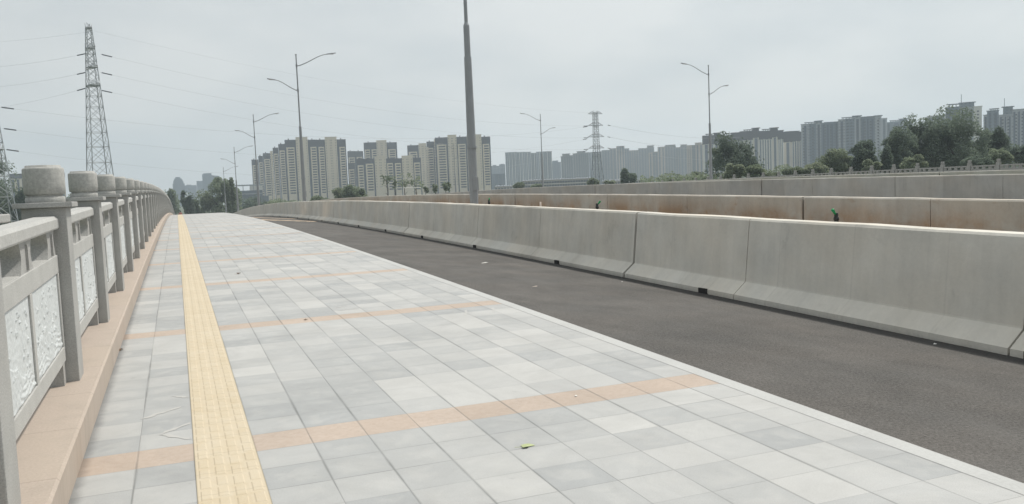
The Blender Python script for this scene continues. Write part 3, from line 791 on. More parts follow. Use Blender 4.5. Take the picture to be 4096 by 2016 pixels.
# ------------------------------------------------------------ far buildings
m_cream = mat('cream_render', (.66, .575, .445), .9, nscale=.05, namt=.06, n2=.6, n2amt=.04)
m_clad = mat('dark_roof_cladding', (.045, .040, .050), .8, nscale=.1, namt=.1)
m_bluew = mat('slate_blue_wall', (.04, .05, .08), .8, nscale=.1, namt=.08)
m_win = mat('dark_window', (.035, .038, .045), .35)
m_glaz = mat('far_glazing', (.07, .09, .12), .3)
m_grey = mat('grey_render', (.14, .17, .215), .9, nscale=.05, namt=.06)
m_grey2 = mat('pale_grey_render', (.30, .325, .355), .9, nscale=.05, namt=.06)
m_beige = mat('beige_render', (.36, .30, .245), .9, nscale=.05, namt=.06)
m_brown = mat('taupe_render', (.19, .17, .155), .9, nscale=.05, namt=.06)
m_pale = mat('white_render', (.62, .61, .56), .9, nscale=.05, namt=.04)
m_dkb = mat('dark_hazy_wall', (.055, .075, .115), .9, nscale=.05, namt=.08)
m_redr = mat('pale_tile_roof', (.22, .23, .25), .9)
def facade(name, base, dark=.62, px=3.3):
    g = G(name, .85, .3); n = N(g.nt, 'ShaderNodeSeparateXYZ'); g.nt.links.new(g.tc.outputs['Object'], n.inputs[0])
    fx = g.math('FRACT', g.math('DIVIDE', n.outputs[0], px)); fz = g.math('FRACT', g.math('DIVIDE', n.outputs[2], 3.0))
    wx = g.math('MULTIPLY', g.math('GREATER_THAN', fx, .28), g.math('LESS_THAN', fx, .74)); wz = g.math('MULTIPLY', g.math('GREATER_THAN', fz, .3), g.math('LESS_THAN', fz, .78))
    rnd = g.white(g.vec(g.math('FLOOR', g.math('DIVIDE', n.outputs[0], px)), g.math('FLOOR', g.math('DIVIDE', n.outputs[2], 3.0)), 1))
    f = g.math('MULTIPLY', g.math('MULTIPLY', wx, wz), g.rng(rnd, 0, 1, .35, 1))
    c = g.mix(f, base, tuple(v*(1-dark) for v in base))
    sv = N(g.nt, 'ShaderNodeVectorMath', operation='SCALE'); g.nt.links.new(c, sv.inputs[0]); g.nt.links.new(g.rng(g.noise(g.tc.outputs['Object'], .05, 3), .3, .7, .93, 1.07), sv.inputs['Scale'])
    return g.out(sv.outputs[0])
m_grey = facade('grey_facade', (.135, .17, .215)); m_grey2 = facade('pale_grey_facade', (.33, .35, .375), .5, 4.1)
m_beige = facade('beige_facade', (.38, .32, .26), .4, 4.5); m_brown = facade('taupe_facade', (.22, .20, .18))
class Bld:
    def __init__(s, label, uc, vc, depth, thick=15, name='apartment_tower', cat='building', group='tower blocks on the horizon'):
        s.n = R0.cross(Vector((0, 0, 1)))*-1                       # horizontal forward-ish
        r = ray(uc, vc); f = Vector((r.x, r.y, 0)).normalized(); s.f = f; s.x = Vector((f.y, -f.x, 0))
        p = at(uc, vc, depth); s.o = Vector((p.x, p.y, GZ)); s.t = thick
        s.root = empty(name, s.o, label, cat, group, math.atan2(s.x.y, s.x.x))
        s.w = []
    def loc(s, u, v, back=0):
        r = ray(u, v); o = s.o + s.f*back; k = (o-CAM).dot(s.f)/r.dot(s.f); p = CAM+r*k
        return (p-o).dot(s.x), p.z-GZ
    def block(s, u0, u1, vt, mat_, name='wall', y0=0, y1=None, zb=0, vb=None, parent=None, vref=None, **kw):
        a, z = s.loc(u0, vref or vt, y0); b, _ = s.loc(u1, vref or vt, y0)
        if vb is not None: zb = s.loc((u0+u1)/2, vb, y0)[1]
        m = MB(); m.box(a, b, y0, s.t if y1 is None else y1, zb, z); o = m.build(name, mat_, parent or s.root, **kw)
        return a, b, z, o
    def roofcap(s, a, b, z, d=1.2, h=1.0, mat_=None, y=3):
        m = MB(); m.box(a-d, b+d, y-d, s.t-y, z, z+h*.35); 
        m.box(a+.4, b-.4, y, s.t-y-1, z-.02-h, z); m.build('roof_terrace', mat_ or m_clad, s.root)
    def win(s, a, b, z0, z1, fl=3.0, wh=1.35, y=0, frac=.0):
        z = z1-fl
        while z > z0:
            s.w.append((a, b, z+.7, z+.7+wh, y)); z -= fl
    def done(s, mat_=m_win):
        if not s.w: return s.root
        s.w.sort(key=lambda q: -(q[1]-q[0])*(q[3]-q[2])*(1+q[2]*.001))
        unit = MB(); unit.box(-.5, .5, -.5, .5, -.5, .5); me = unit.mesh('window', mat_)
        for a, b, z0, z1, y in s.w[:100]:
            o = bpy.data.objects.new('window', me); C.objects.link(o); o.parent = s.root
            o.location = ((a+b)/2, y, (z0+z1)/2); o.scale = (b-a, .3, z1-z0)
        if len(s.w) > 100:
            m = MB()
            for a, b, z0, z1, y in s.w[100:]: m.box(a, b, y-.15, y+.15, z0, z1)
            m.build('window', mat_, s.root, kind='stuff')
        return s.root
def cream_tower(label, bays, depth, vground=860, fl=3.0, thick=16):
    """bays: (kind, u0, u1, vtop, vdark, y-offset)"""
    uc = (bays[0][1]+bays[-1][2])/2; B = Bld(label, uc, 760, depth, thick)
    for bay in bays:
        k, u0, u1, vt, vd = bay[:5]; y = bay[5] if len(bay) > 5 else 0
        if k == 'c':          # blank cream bay with narrow slits
            a, b, z, o = B.block(u0, u1, vt, m_cream, y0=y-1.2)
            m = MB(); m.box(a-.2, b+.2, y-1.4, y+4, z, z+.5); m.build('parapet', m_cream, B.root)
            w_ = b-a
            for f in ((.12, .86) if w_ < 9 else (.10, .44, .56, .90)): B.win(a+w_*f-.28, a+w_*f+.28, 14, z-2, fl, 1.1, y-1.25)
        elif k == 'd':        # slate bay
            a, b, z, o = B.block(u0, u1, vt, m_bluew, y0=y+.6)
            zt = B.loc((u0+u1)/2, vd, y)[1]
            m = MB(); m.box(a, b, y-.3, y+8, zt, z+.3); m.build('roof_cladding', m_clad, B.root)
        elif k == 'w':        # slate bay with a cream column of wide windows
            n_ = bay[6] if len(bay) > 6 else 1
            a, b, z, o = B.block(u0, u1, vt, m_bluew, y0=y+.6)
            zt = B.loc((u0+u1)/2, vd, y)[1]
            m = MB(); m.box(a, b, y-.3, y+8, zt, z+.3); m.build('roof_cladding', m_clad, B.root)
            m = MB(); m.box(a+(b-a)*.3, a+(b-a)*.3+1.2, y+2, y+3.5, z+.3, z+1.8); m.build('vent_box', m_clad, B.root)
            w_ = (b-a)/n_
            for i in range(n_):
                a1, b1_ = a+w_*i+w_*.12, a+w_*(i+1)-w_*.14
                m = MB(); m.box(a1, b1_, y-.7, y+1, 0, zt-1.2); m.build('balcony_column', m_cream, B.root)
                B.win(a1+(b1_-a1)*.20, b1_-(b1_-a1)*.10, 12, zt-2.2, fl, 1.6, y-.72)
    return B.done()
c4 = lambda u: 600+u/2.756
c4v = lambda v: 500+v/2.756
c5 = lambda u: 1300+u/2.756
c5v = lambda v: 450+v/2.756
def T4(label, bays, depth): return cream_tower(label, [(b[0], c4(b[1]), c4(b[2]), c4v(b[3]), c4v(b[4]), *b[5:]) for b in bays], depth)
def T5(label, bays, depth): return cream_tower(label, [(b[0], c5(b[1]), c5(b[2]), c5v(b[3]), c5v(b[4]), *b[5:]) for b in bays], depth)
T4('leftmost low cream tower block of the left cluster, stepping down beside the road', [('w', 1118, 1192, 385, 432, 0, 1), ('w', 1192, 1243, 345, 400, 1), ('w', 1243, 1330, 314, 365, 0, 1)], 1120)
T4('narrow stepped cream and slate tower between the leftmost block and the widest tower', [('c', 1322, 1352, 292, 292, 0), ('w', 1352, 1413, 254, 305, 1, 1), ('w', 1413, 1490, 213, 270, 0, 1)], 1060)
T4('widest cream tower with slate strips behind the tall double-armed lamp', [('w', 1482, 1604, 168, 235, 0, 1), ('c', 1604, 1735, 139, 139, -1), ('d', 1735, 1752, 166, 232, 0), ('w', 1752, 1842, 166, 230, 0, 1), ('w', 1842, 1926, 165, 230, 0, 1), ('c', 1926, 2055, 136, 136, -1), ('d', 2055, 2072, 162, 230), ('w', 2072, 2156, 162, 230, 0, 1)], 1000)
T5('dark-topped low tower mostly hidden behind the widest tower', [('w', 245, 335, 430, 485, 0, 1), ('w', 335, 420, 430, 480, 0, 1)], 1180)
T5('small dark tower wing behind the central low cream block', [('w', 250, 328, 562, 615, 0, 1)], 1050)
T5('cream tower with a broad dark roof band behind the central low block', [('w', 425, 575, 335, 397, 0, 2), ('c', 565, 676, 311, 311, -1), ('w', 678, 791, 333, 395, 0, 1)], 1130)
T5('central low cream block in front of the other towers', [('w', 345, 432, 516, 570, 0, 1), ('w', 432, 545, 516, 552, 0, 1), ('c', 545, 671, 488, 488, -1), ('w', 671, 757, 510, 545, 0, 1), ('w', 757, 846, 510, 545, 0, 1), ('c', 846, 966, 481, 481, -1), ('w', 966, 1056, 503, 540, 0, 1)], 960)
T5('cream tower with a dark shoulder between the central low block and the right towers', [('w', 905, 1030, 366, 422, 0, 1), ('c', 1030, 1116, 345, 345, -1)], 1130)
T5('slim cream and slate tower left of the right-hand wide tower', [('c', 1116, 1140, 385, 385, 2), ('w', 1118, 1202, 325, 380, 3, 1), ('c', 1202, 1232, 300, 300)], 1040)
T5('right-hand wide cream tower behind the thick lamp pole', [('w', 1210, 1352, 281, 342, 0, 1), ('c', 1350, 1446, 252, 252, -1), ('w', 1446, 1562, 272, 335, 0, 1), ('c', 1562, 1722, 250, 250, -1), ('w', 1722, 1820, 272, 335, 0, 1)], 1000)

def striped(label, segs, depth, caps=(), base=m_grey2, strip=m_glaz, nst=3, top=None, thick=16, pal=None, grid=False, wmat=m_win, fl=3.0, perg=True, mast=False):
    """segs: (u0,u1,vtop[,material[,strips]])"""
    uc = (segs[0][0]+segs[-1][1])/2; B = Bld(label, uc, 740, depth, thick); cnt = 0
    rn = random.Random(int(segs[0][0]))
    for i, sg in enumerate(segs):
        u0, u1, vt = sg[:3]; m_ = sg[3] if len(sg) > 3 and sg[3] else base; k = sg[4] if len(sg) > 4 else nst
        y = rn.choice((0, 1.2, 2.5)) if len(segs) > 1 else 0
        a, b, z, o = B.block(u0, u1, vt, m_, y0=y)
        zt = z-1.5
        if top:
            zt = B.loc((u0+u1)/2, top[i] if isinstance(top, (list, tuple)) else top, y)[1]
            q = MB(); q.box(a-.3, b+.3, y-.5, y+9, zt, z+.4); q.build('roof_cladding', m_clad, B.root); zt -= .5
        else:
            q = MB(); q.box(a-.5, b+.5, y-.5, y+5, z, z+.6); q.build('cornice', m_, B.root)
        w_ = b-a
        for j in range(k):
            if cnt >= 95: break
            x0 = a+w_*(j+.5)/k; hwid = w_/k*rn.uniform(.14, .24)
            q = MB(); q.box(x0-hwid, x0+hwid, y-.25, y+.3, 2, zt); q.build('window_strip', strip, B.root); cnt += 1
            if j % 2 == 1 or k == 1:
                q = MB(); q.box(x0+hwid*1.15, x0+hwid*1.15+.9, y-.7, y+.3, 2, zt+1); q.build('pilaster', m_pale if base in (m_pale, m_grey2) else m_, B.root)
        if grid:
            for j in range(2 if w_ > 7 else 1):
                x0 = a+w_*(.3+.4*j) if w_ > 7 else a+w_*.5
                B.win(x0-.8, x0+.8, 14, zt-1, fl, 1.3, y-.3)
    for ci, (u0, u1, vt) in enumerate(caps):
        mc = base if not top else m_clad
        if perg and ci % 2 == 0 and ci != 4:
            a, z = B.loc(u0, vt, 2.5); b, _ = B.loc(u1, vt, 2.5); q = MB(); k = max(3, int((b-a)/3.2))
            for j in range(k+1):
                for yy in (2.6, 8.2): q.box(a+(b-a-.6)*j/k, a+(b-a-.6)*j/k+.6, yy, yy+.6, z-9, z)
            q.box(a, b, 4, 7, z-12, z-2.6); q.build('roof_pergola', mc, B.root)
        else:
            a, b, z, o = B.block(u0, u1, vt, mc, 'roof_room', y0=2.5, y1=9, vb=vt+34)
            if perg and mast: q = MB(); q.box(a+.8, a+1.3, 4, 4.5, z, z+8); q.build('mast', mc, B.root)
        q = MB(); q.box(a-1.2, b+1.2, 1.5, 10, z, z+.5); q.build('roof_slab', base if not top else m_clad, B.root)
    return B.done(wmat)
c6 = lambda u: 1900+u/2.536
c6v = lambda v: 350+v/2.536
m_greyn = facade('neutral_grey_facade', (.20, .20, .20))
def S6(label, segs, depth, caps=(), **k): return striped(label, [(c6(a[0]), c6(a[1]), c6v(a[2]), *a[3:]) for a in segs], depth, [(c6(a), c6(b), c6v(c)) for a, b, c in caps], perg=False, **k)
S6('faint bluish block low behind the edge of the cream towers', [(160, 245, 800), (245, 305, 784)], 1900, [(180, 215, 790), (262, 290, 777)], base=m_dkb, nst=2)
S6('dark low hall in front of the faint bluish block', [(172, 302, 882)], 1300, base=m_dkb, nst=3)
S6('pale striped residential slab right of the gap in the skyline', [(305, 345, 662, m_grey2, 2), (345, 420, 659, m_grey2, 5), (420, 500, 659, m_grey2, 5), (500, 566, 657, m_grey2, 4), (566, 620, 668, m_greyn, 3)], 1500, base=m_grey2)
S6('second striped slab behind the middle far street lamp', [(620, 690, 655, m_grey2, 4), (690, 778, 653, m_greyn, 4)], 1500, base=m_grey2)
S6('dark blue hazy block between the two striped slabs', [(780, 870, 762)], 1750, [(785, 842, 745)], base=m_dkb, nst=3)
S6('grey striped block with a stepped dark roof left of the distant pylon', [(870, 925, 700, m_greyn, 2), (925, 992, 692, m_greyn, 3), (992, 1070, 672, m_greyn, 3), (1070, 1150, 664, m_greyn, 4)], 1450, [(885, 960, 676), (1035, 1118, 650)], base=m_greyn)
S6('thin pale block directly behind the distant pylon', [(1150, 1205, 660, m_grey2, 2), (1205, 1285, 655, m_greyn, 3)], 1550, base=m_grey2)
S6('taupe hazy tower right of the distant pylon', [(1285, 1365, 640, m_greyn, 3), (1365, 1432, 622, m_brown, 2), (1432, 1515, 600, m_beige, 3), (1515, 1562, 622, m_greyn, 2)], 1600, [(1445, 1508, 598)], base=m_brown)
S6('taupe hazy tower behind the small solitary tree', [(1562, 1656, 642, m_brown, 4), (1656, 1742, 622, m_greyn, 3), (1742, 1816, 612, m_greyn, 3)], 1650, [(1745, 1812, 592), (1660, 1700, 620)], base=m_brown)
S6('slightly nearer taupe tower with a lower flat roof right of the solitary tree', [(1758, 1800, 665, m_beige, 1), (1800, 1855, 655, m_brown, 2)], 1500, base=m_brown)
S6('long taupe tower block with two raised roofs', [(1852, 1925, 607, m_beige, 2), (1925, 2036, 596, m_greyn, 4), (2036, 2082, 610, m_brown, 2), (2082, 2150, 600, m_greyn, 2)], 1550, [(1932, 2030, 586), (2085, 2146, 582)], base=m_brown)
S6('beige pair of hazy towers just left of the far lamp', [(2146, 2200, 590, m_beige, 0), (2200, 2235, 588, m_greyn, 2), (2235, 2312, 575, m_beige, 2)], 1350, [(2232, 2296, 563)], base=m_beige, grid=True)
c7 = lambda u: 2700+u/3.17
c7v = lambda v: 400+v/3.17
m_ivory = mat('ivory_render', (.62, .575, .49), .9, nscale=.05, namt=.05)
def S7(label, segs, depth, caps=(), top=None, **k): return striped(label, [(c7(a[0]), c7(a[1]), c7v(a[2]), *a[3:]) for a in segs], depth, [(c7(a), c7(b), c7v(c)) for a, b, c in caps], top=[c7v(t) for t in top] if top else None, **k)
m_str = mat('blue_strip_glazing', (.10, .12, .17), .35)
S7('white and dark-topped tower behind the far lamp and the big round tree', [(348, 440, 458, m_pale, 1), (440, 600, 452, m_pale, 3), (600, 720, 455, m_pale, 3), (720, 822, 425, m_pale, 3)], 900, [(400, 500, 436), (500, 575, 422), (625, 720, 432), (722, 820, 420)], top=[562, 560, 540, 520], base=m_pale, strip=m_str)
S7('white striped tower with a high dark crown right of the big round tree', [(822, 985, 403, m_pale, 3), (985, 1066, 398, m_ivory, 1), (1066, 1225, 398, m_pale, 5), (1225, 1305, 398, m_ivory, 1), (1305, 1370, 400, m_pale, 3)], 880, [(880, 980, 382), (982, 1065, 360), (1115, 1210, 376), (1212, 1303, 357), (1305, 1366, 390)], top=[510, 480, 500, 472, 500], base=m_pale, strip=m_str)
S7('white tower with a dark flat crown left of the bluish tower pair', [(1372, 1482, 410, m_ivory, 1), (1482, 1600, 412, m_pale, 4)], 900, [(1400, 1440, 405), (1450, 1568, 402)], top=[535, 525], base=m_pale, strip=m_str)
c8 = lambda u: 3200+u/2.875
c8v = lambda v: 380+v/2.875
def S8(label, segs, depth, caps=(), top=None, **k): return striped(label, [(c8(a[0]), c8(a[1]), c8v(a[2]), *a[3:]) for a in segs], depth, [(c8(a), c8(b), c8v(c)) for a, b, c in caps], top=[c8v(t) for t in top] if top else None, **k)
S8('bluish grey tower with a raised centre, left one of the right-hand pair', [(12, 105, 342, m_grey2, 1), (105, 185, 335, m_grey, 0), (185, 243, 325, m_grey2, 1), (243, 395, 328, m_grey, 3), (395, 440, 312, m_grey, 1)], 880, [(62, 172, 320), (175, 254, 302), (288, 388, 318)], base=m_grey, strip=m_dkb, grid=True)
S8('bluish grey tower with a pale edge, right one of the right-hand pair', [(440, 520, 288, m_grey2, 1), (520, 625, 280, m_grey, 0), (625, 697, 262, m_grey2, 1), (697, 860, 265, m_grey, 3), (860, 935, 250, m_grey2, 0)], 860, [(490, 605, 264), (612, 698, 244), (720, 860, 255), (862, 935, 241)], base=m_grey, strip=m_dkb, grid=True)
S8('tower with white balconies edge and dark upper panel left of the biggest tree', [(935, 1000, 272, m_grey2, 1), (1000, 1040, 320, m_grey, 1), (1040, 1180, 312, m_grey, 1), (1180, 1292, 308, m_grey2, 2)], 1050, [(1040, 1130, 297), (1142, 1235, 278)], base=m_grey, strip=m_dkb, grid=True)
S8('grey tower rising over the left shoulder of the biggest tree', [(1435, 1560, 262, m_grey2, 1), (1560, 1680, 240, m_grey2, 2)], 1000, [(1470, 1570, 247)], base=m_grey2, strip=m_dkb, grid=True)
S8('tallest grey tower above the top of the biggest tree', [(1672, 1840, 150, m_grey, 2), (1840, 2000, 150, m_grey2, 3), (2000, 2092, 138, m_pale, 0)], 780, [(1715, 1838, 112), (1840, 2004, 94)], mast=True, base=m_grey, strip=m_dkb, grid=True)
S8('grey tower with pale balcony columns at the right edge of the picture', [(2110, 2160, 235, m_grey2, 1), (2150, 2285, 188, m_grey, 2), (2285, 2440, 235, m_grey2, 3), (2440, 2600, 176, m_grey2, 3)], 760, [(2192, 2272, 163), (2335, 2448, 141), (2450, 2590, 172)], mast=True, base=m_grey, strip=m_dkb, grid=True)
# dark distant pair down the road
B = Bld('dark domed tower in the haze down the road', 713, 800, 1900, 25, 'distant_tower')
m = MB(); a, z = B.loc(690, 735); b, _ = B.loc(738, 735); m.box(a, b, 0, 25, 0, z); m.build('wall', m_dkb, B.root)
m = MB(); h = B.loc(712, 708)[1]; k = b-a
for i in range(5):
    t = i/5; m.box(a+k*.06+k*.32*t*t, b-k*.08-k*.38*t*t, 3+i, 20-i, z+(h-z)*t, z+(h-z)*(t+.2))
m.build('stepped_crown', m_dkb, B.root)
B = Bld('low dark hazy block between the domed tower and the broad office block', 760, 800, 2000, 25, 'distant_block')
B.block(738, 786, 742, m_dkb); B.block(745, 765, 739, m_dkb, 'roof_room', y0=4, y1=12, vb=743); B.block(786, 812, 724, m_dkb, y0=2); B.block(737, 752, 771, m_pale, 'bright_annex', y0=-6, y1=-.5)
B = Bld('broad dark office block with a sloping roof in the haze down the road', 843, 800, 1850, 30, 'office_block')
a, z0 = B.loc(808, 697); b, z1 = B.loc(878, 704); m = MB()
m.v = [Vector(p) for p in ((a, 0, 0), (b, 0, 0), (b, 30, 0), (a, 30, 0), (a, 0, z0), (b, 0, z1), (b, 30, z1), (a, 30, z0))]
m.f = [(0, 3, 2, 1), (4, 5, 6, 7), (0, 1, 5, 4), (1, 2, 6, 5), (2, 3, 7, 6), (3, 0, 4, 7)]; m.uv = [None]*6
m.build('wall', m_dkb, B.root)
a1, z2 = B.loc(813, 697); b1_, z3 = B.loc(846, 697); m = MB(); m.box(a1, b1_, 5, 20, z0-2, z0+2.0); m.build('roof_room', m_dkb, B.root)
for i in range(5):
    x = a+(b-a)*(i+.6)/5.4; m = MB(); m.box(x, x+1.2, -.3, .2, 6, z1-3); m.build('window_strip', m_glaz, B.root)
# stacked low hall behind lamp 3/4
B = Bld('long grey-blue stacked hall between the leafy tree and the cream towers', 990, 790, 650, 30, 'industrial_hall')
m_hall = mat('hall_cladding', (.16, .18, .20), .8, nscale=.2, namt=.08)
B.block(940, 1050, 764, m_hall); B.block(925, 1075, 789, m_hall, 'lower_storey', y0=-6, y1=-.2)
m = MB(); a, z = B.loc(940, 780); b, _ = B.loc(1050, 780); m.box(a, b, -.6, 0, z, z+.8); m.build('ledge', m_grey2, B.root)
m = MB(); a, z = B.loc(998, 740); b, z9 = B.loc(1052, 764); m.box(a, b, 6, 18, z9-1, z); m.build('roof_plant', m_pale, B.root)
m = MB(); a, z = B.loc(930, 743); b, _ = B.loc(1055, 743); m.box(a, b, 3, 3.6, z-.5, z+.5)
for t in (0, .33, .66, 1): m.box(a+(b-a)*t-.25, a+(b-a)*t+.25, 3, 3.5, B.loc(990, 764)[1]-1, z)
m.build('pipe_gantry', m_grey2, B.root)
# low European-style terraces
m_ter = mat('terrace_render', (.42, .38, .33), .9)
def terrace(label, u0, u1, vt, vr, depth, nb, seed):
    B = Bld(label, (u0+u1)/2, 740, depth, 14, 'terrace_house', group='low terraces in front of the hazy towers')
    a, b, z, o = B.block(u0, u1, vt, m_ter); _, zr = B.loc((u0+u1)/2, vr)
    w_ = (b-a)/nb; rn = random.Random(seed)
    m = MB()
    for i in range(nb):
        x = a+w_*i; hh = (zr-z)*rn.uniform(.7, 1)
        P = [(x, -1, z), (x+w_, -1, z), (x+w_*.75, 4, z+hh), (x+w_*.25, 4, z+hh)]
        m.poly([Vector(p) for p in P]); m.poly([Vector((p[0], 14-p[1], p[2])) for p in P][::-1])
        m.poly([Vector(P[3]), Vector(P[2]), Vector((P[2][0], 10, P[2][2])), Vector((P[3][0], 10, P[3][2]))])
        m.poly([Vector(P[0]), Vector(P[3]), Vector((P[3][0], 10, P[3][2])), Vector((P[0][0], 15, z))]); m.poly([Vector(P[1]), Vector((P[1][0], 15, z)), Vector((P[2][0], 10, P[2][2])), Vector(P[2])])
        m.box(x+w_*.42, x+w_*.58, 0, 3, z, z+hh*.85)
    m.build('roof', m_redr, B.root)
    for i in range(nb*2):
        x = a+(b-a)*(i+.5)/(nb*2)
        for zz in (z-3.2, z-6.4, z-9.6):
            B.w.append((x-1.1, x+1.1, zz, zz+1.8, -.1))
    m = MB(); m.box(a-.3, b+.3, -.5, 0, z-4.2, z-3.8); m.build('string_course', m_pale, B.root)
    return B.done()
terrace('long low terrace with a wavy roof left of the distant pylon', c6(480), c6(1180), c6v(948), c6v(920), 800, 13, 1)
terrace('small low gabled terrace at the foot of the striped slab', c6(200), c6(440), c6v(1005), c6v(988), 850, 4, 2)
terrace('short terrace right of the small solitary tree', c6(1290), c6(1720), c6v(950), c6v(925), 820, 7, 3)
# left-edge building behind the railing
B = Bld('dark-topped cream tower glimpsed between pylon leg and first post', 150, 740, 1000, 15)
a, b, z, o = B.block(40, 258, 697, m_cream, y0=.6)
zt = B.loc(150, 712)[1]
m = MB(); m.box(a-.3, b+.3, -.3, 10, zt, z+.4); m.build('roof_cladding', m_clad, B.root)
for i in range(11):
    x = a+(b-a)*(i+.5)/11; m = MB(); m.box(x-1.2, x+1.0, .1, .8, 2, zt-1); m.build('window_strip', m_bluew, B.root)

# ------------------------------------------------------------ trees
def crown_mesh(name, rx, ry, rz_, n, leaf_, mat_, seed, lobes=9, gap=.0, low=0):
    lobes = int(lobes*1.5)
    rn = random.Random(seed); mb = MB(); L_ = []
    for i in range(lobes):
        a = rn.uniform(0, 6.283); el = rn.uniform(-.6, 1.1); r = rn.uniform(.42, .86)
        L_.append((Vector((math.cos(a)*math.cos(el)*rx*r, math.sin(a)*math.cos(el)*ry*r, math.sin(el)*rz_*r)), rn.uniform(.24, .50)))
    L_ += [(Vector((0, 0, 0)), .60)]*2
    tot = 0
    for i in range(n):
        c, k = rn.choice(L_)
        d = Vector((rn.gauss(0, 1), rn.gauss(0, 1), rn.gauss(0, 1))).normalized()*(rn.random()**.4)
        if rn.random() < .04: d *= 1.14
        p = c + Vector((d.x*rx*k, d.y*ry*k, d.z*rz_*k))
        if noise.noise(p*(2.2/max(rx, rz_)) + Vector((seed, 0, 0))) < -.34+gap: continue
        a = Vector((rn.gauss(0, 1), rn.gauss(0, 1), rn.gauss(0, .7))).normalized(); b = a.cross(Vector((rn.gauss(0, 1), rn.gauss(0, 1), rn.gauss(0, 1)))).normalized()
        s_ = leaf_*rn.uniform(.5, 1.25)
        mb.poly([p-a*s_, p+b*s_*.6, p+a*s_, p-b*s_*.6])
    return mb.mesh(name, mat_)
def tree(label, u0, u1, vt, vb, depth, mat_, seed, name='tree', cat='tree', group=None, n=2600, leaf_=None, gap=0, lobes=9, trunk=True, zb=None):
    """crown fills u0..u1, vt..vb of the photograph at the given depth; trunk down to the ground"""
    if not group: vb = vb+.35*(vb-vt); n = int(n*3.2)
    uc = (u0+u1)/2; pt = at(uc, vt, depth); pb = at(uc, vb, depth); wd = (at(u1, vb, depth)-at(u0, vb, depth)).length
    zc = (pt.z+pb.z)/2; rz_ = (pt.z-pb.z)/2; g = GZ
    base = Vector((at(uc, (vt+vb)/2, depth).x, at(uc, (vt+vb)/2, depth).y, g))
    root = empty(name, base, label, cat, group)
    rx = wd/2
    me = crown_mesh('crown', rx*1.2, rx*1.05, rz_*1.15, n, leaf_ or max(.12, .00135*depth), mat_, seed, lobes, gap)
    o = bpy.data.objects.new('crown', me); C.objects.link(o); o.parent = root; o.location = (0, 0, zc-g)
    t = MB(); th = zc-g; rn = random.Random(seed+99); r0 = max(.1, .035*rx+.08)
    t.tube([(0, 0, 0), (rn.uniform(-.2, .2), 0, th*.5), (rn.uniform(-.3, .3), 0, th)], [r0*1.4, r0, r0*.6], 7)
    for i in range(7):
        a = rn.uniform(0, 6.28); z = th*rn.uniform(.55, .95)
        e1 = Vector((math.cos(a)*rx*.6, math.sin(a)*rx*.5, z+rz_*rn.uniform(.2, .7)))
        t.tube([(0, 0, z), tuple(Vector((0, 0, z)).lerp(e1, .5)+Vector((0, 0, .2))), tuple(e1)], [r0*.5, r0*.3, r0*.1], 5)
    t.build('trunk', m_bark, root)
    return root
TG = 'trees beyond the bridge'
tree('leafy green tree down the road, left of the smaller lamps', 805, 945, 712, 870, 330, m_fmid, 1, n=3600, lobes=12)
tree('upright top of a pale leafy tree touching the fourth street lamp', 888, 945, 700, 830, 322, m_flite, 12, n=1400, lobes=7)
tree('slender dark green tree in the middle of the road gap', 722, 775, 765, 872, 320, m_fdark, 2, n=1800, lobes=8)
tree('low bushy tree right of the slender dark tree', 765, 815, 805, 880, 325, m_fmid, 3, n=1200)
tree('hazy green tree just beyond the end of the stone railing', 645, 706, 750, 880, 420, m_fmid, 4, n=1800)
tree('low trees behind the third street lamp', 955, 1075, 795, 870, 380, m_fdark, 5, n=2000, name='shrub', cat='shrub')
tree('green shrub row left of the tall lamp base', 1060, 1230, 800, 850, 300, m_fmid, 6, n=1700, name='shrub', cat='shrub')
tree('rounded shrub right of the tall lamp base', 1225, 1345, 783, 830, 260, m_fmid, 7, n=1500, name='shrub', cat='shrub')
tree('green bush before the widest cream tower', 1330, 1460, 745, 815, 250, m_flite, 8, n=2300, name='shrub', cat='shrub')
tree('second bush joined to the pale bush by the widest tower', 1370, 1450, 735, 800, 245, m_fmid, 9, n=1300, name='shrub', cat='shrub')
lb = ['leftmost of the pruned sparse young trees before the cream blocks', 'second of the pruned sparse young trees', 'third pruned sparse tree beside the white bar', 'fourth pruned sparse young tree', 'fifth pruned thin tree left of the right-hand wide tower', 'sixth pruned thin tree', 'rightmost leafy young tree left of the thick lamp pole']
for i, (u0, u1, vt, vb) in enumerate(((c5(620), c5(750), c5v(665), c5v(830)), (c5(745), c5(800), c5v(700), c5v(860)), (c5(800), c5(945), c5v(675), c5v(840)), (c5(930), c5(1070), c5v(700), c5v(880)), (c5(1085), c5(1150), c5v(820), c5v(900)), (c5(1180), c5(1245), c5v(790), c5v(900)), (c5(1285), c5(1380), c5v(755), c5v(890)))):
    tree(lb[i], u0, u1, vt, vb, 230, m_fmid if i not in (4,) else m_flite, 20+i, n=260 if i < 4 else 520, leaf_=.3, gap=.18 if i < 4 else .1, lobes=5, group='pruned young trees')
tree('small solitary dark tree in front of the taupe towers', c6(1468), c6(1608), c6v(842), c6v(985), 260, m_fdark, 30, n=2200)
tree('light bush left of the solitary tree at the pylon foot', c6(1140), c6(1260), c6v(928), c6v(990), 300, m_flite, 31, n=900, name='shrub', cat='shrub')
tree('small bush between the pylon foot and the solitary tree', c6(1310), c6(1410), c6v(945), c6v(985), 300, m_flite, 32, n=700, name='shrub', cat='shrub')
tree('pale bush in front of the small gabled terrace', c6(400), c6(500), c6v(965), c6v(1030), 330, m_flite, 33, n=900, name='shrub', cat='shrub')
tree('dark bush at the foot of the middle far lamp', c6(580), c6(690), c6v(985), c6v(1030), 330, m_fmid, 34, n=800, name='shrub', cat='shrub')
tree('low hedge-like bush right of the solitary tree', c6(1860), c6(2180), c6v(915), c6v(975), 210, m_fmid, 35, n=2200, name='shrub', cat='shrub')
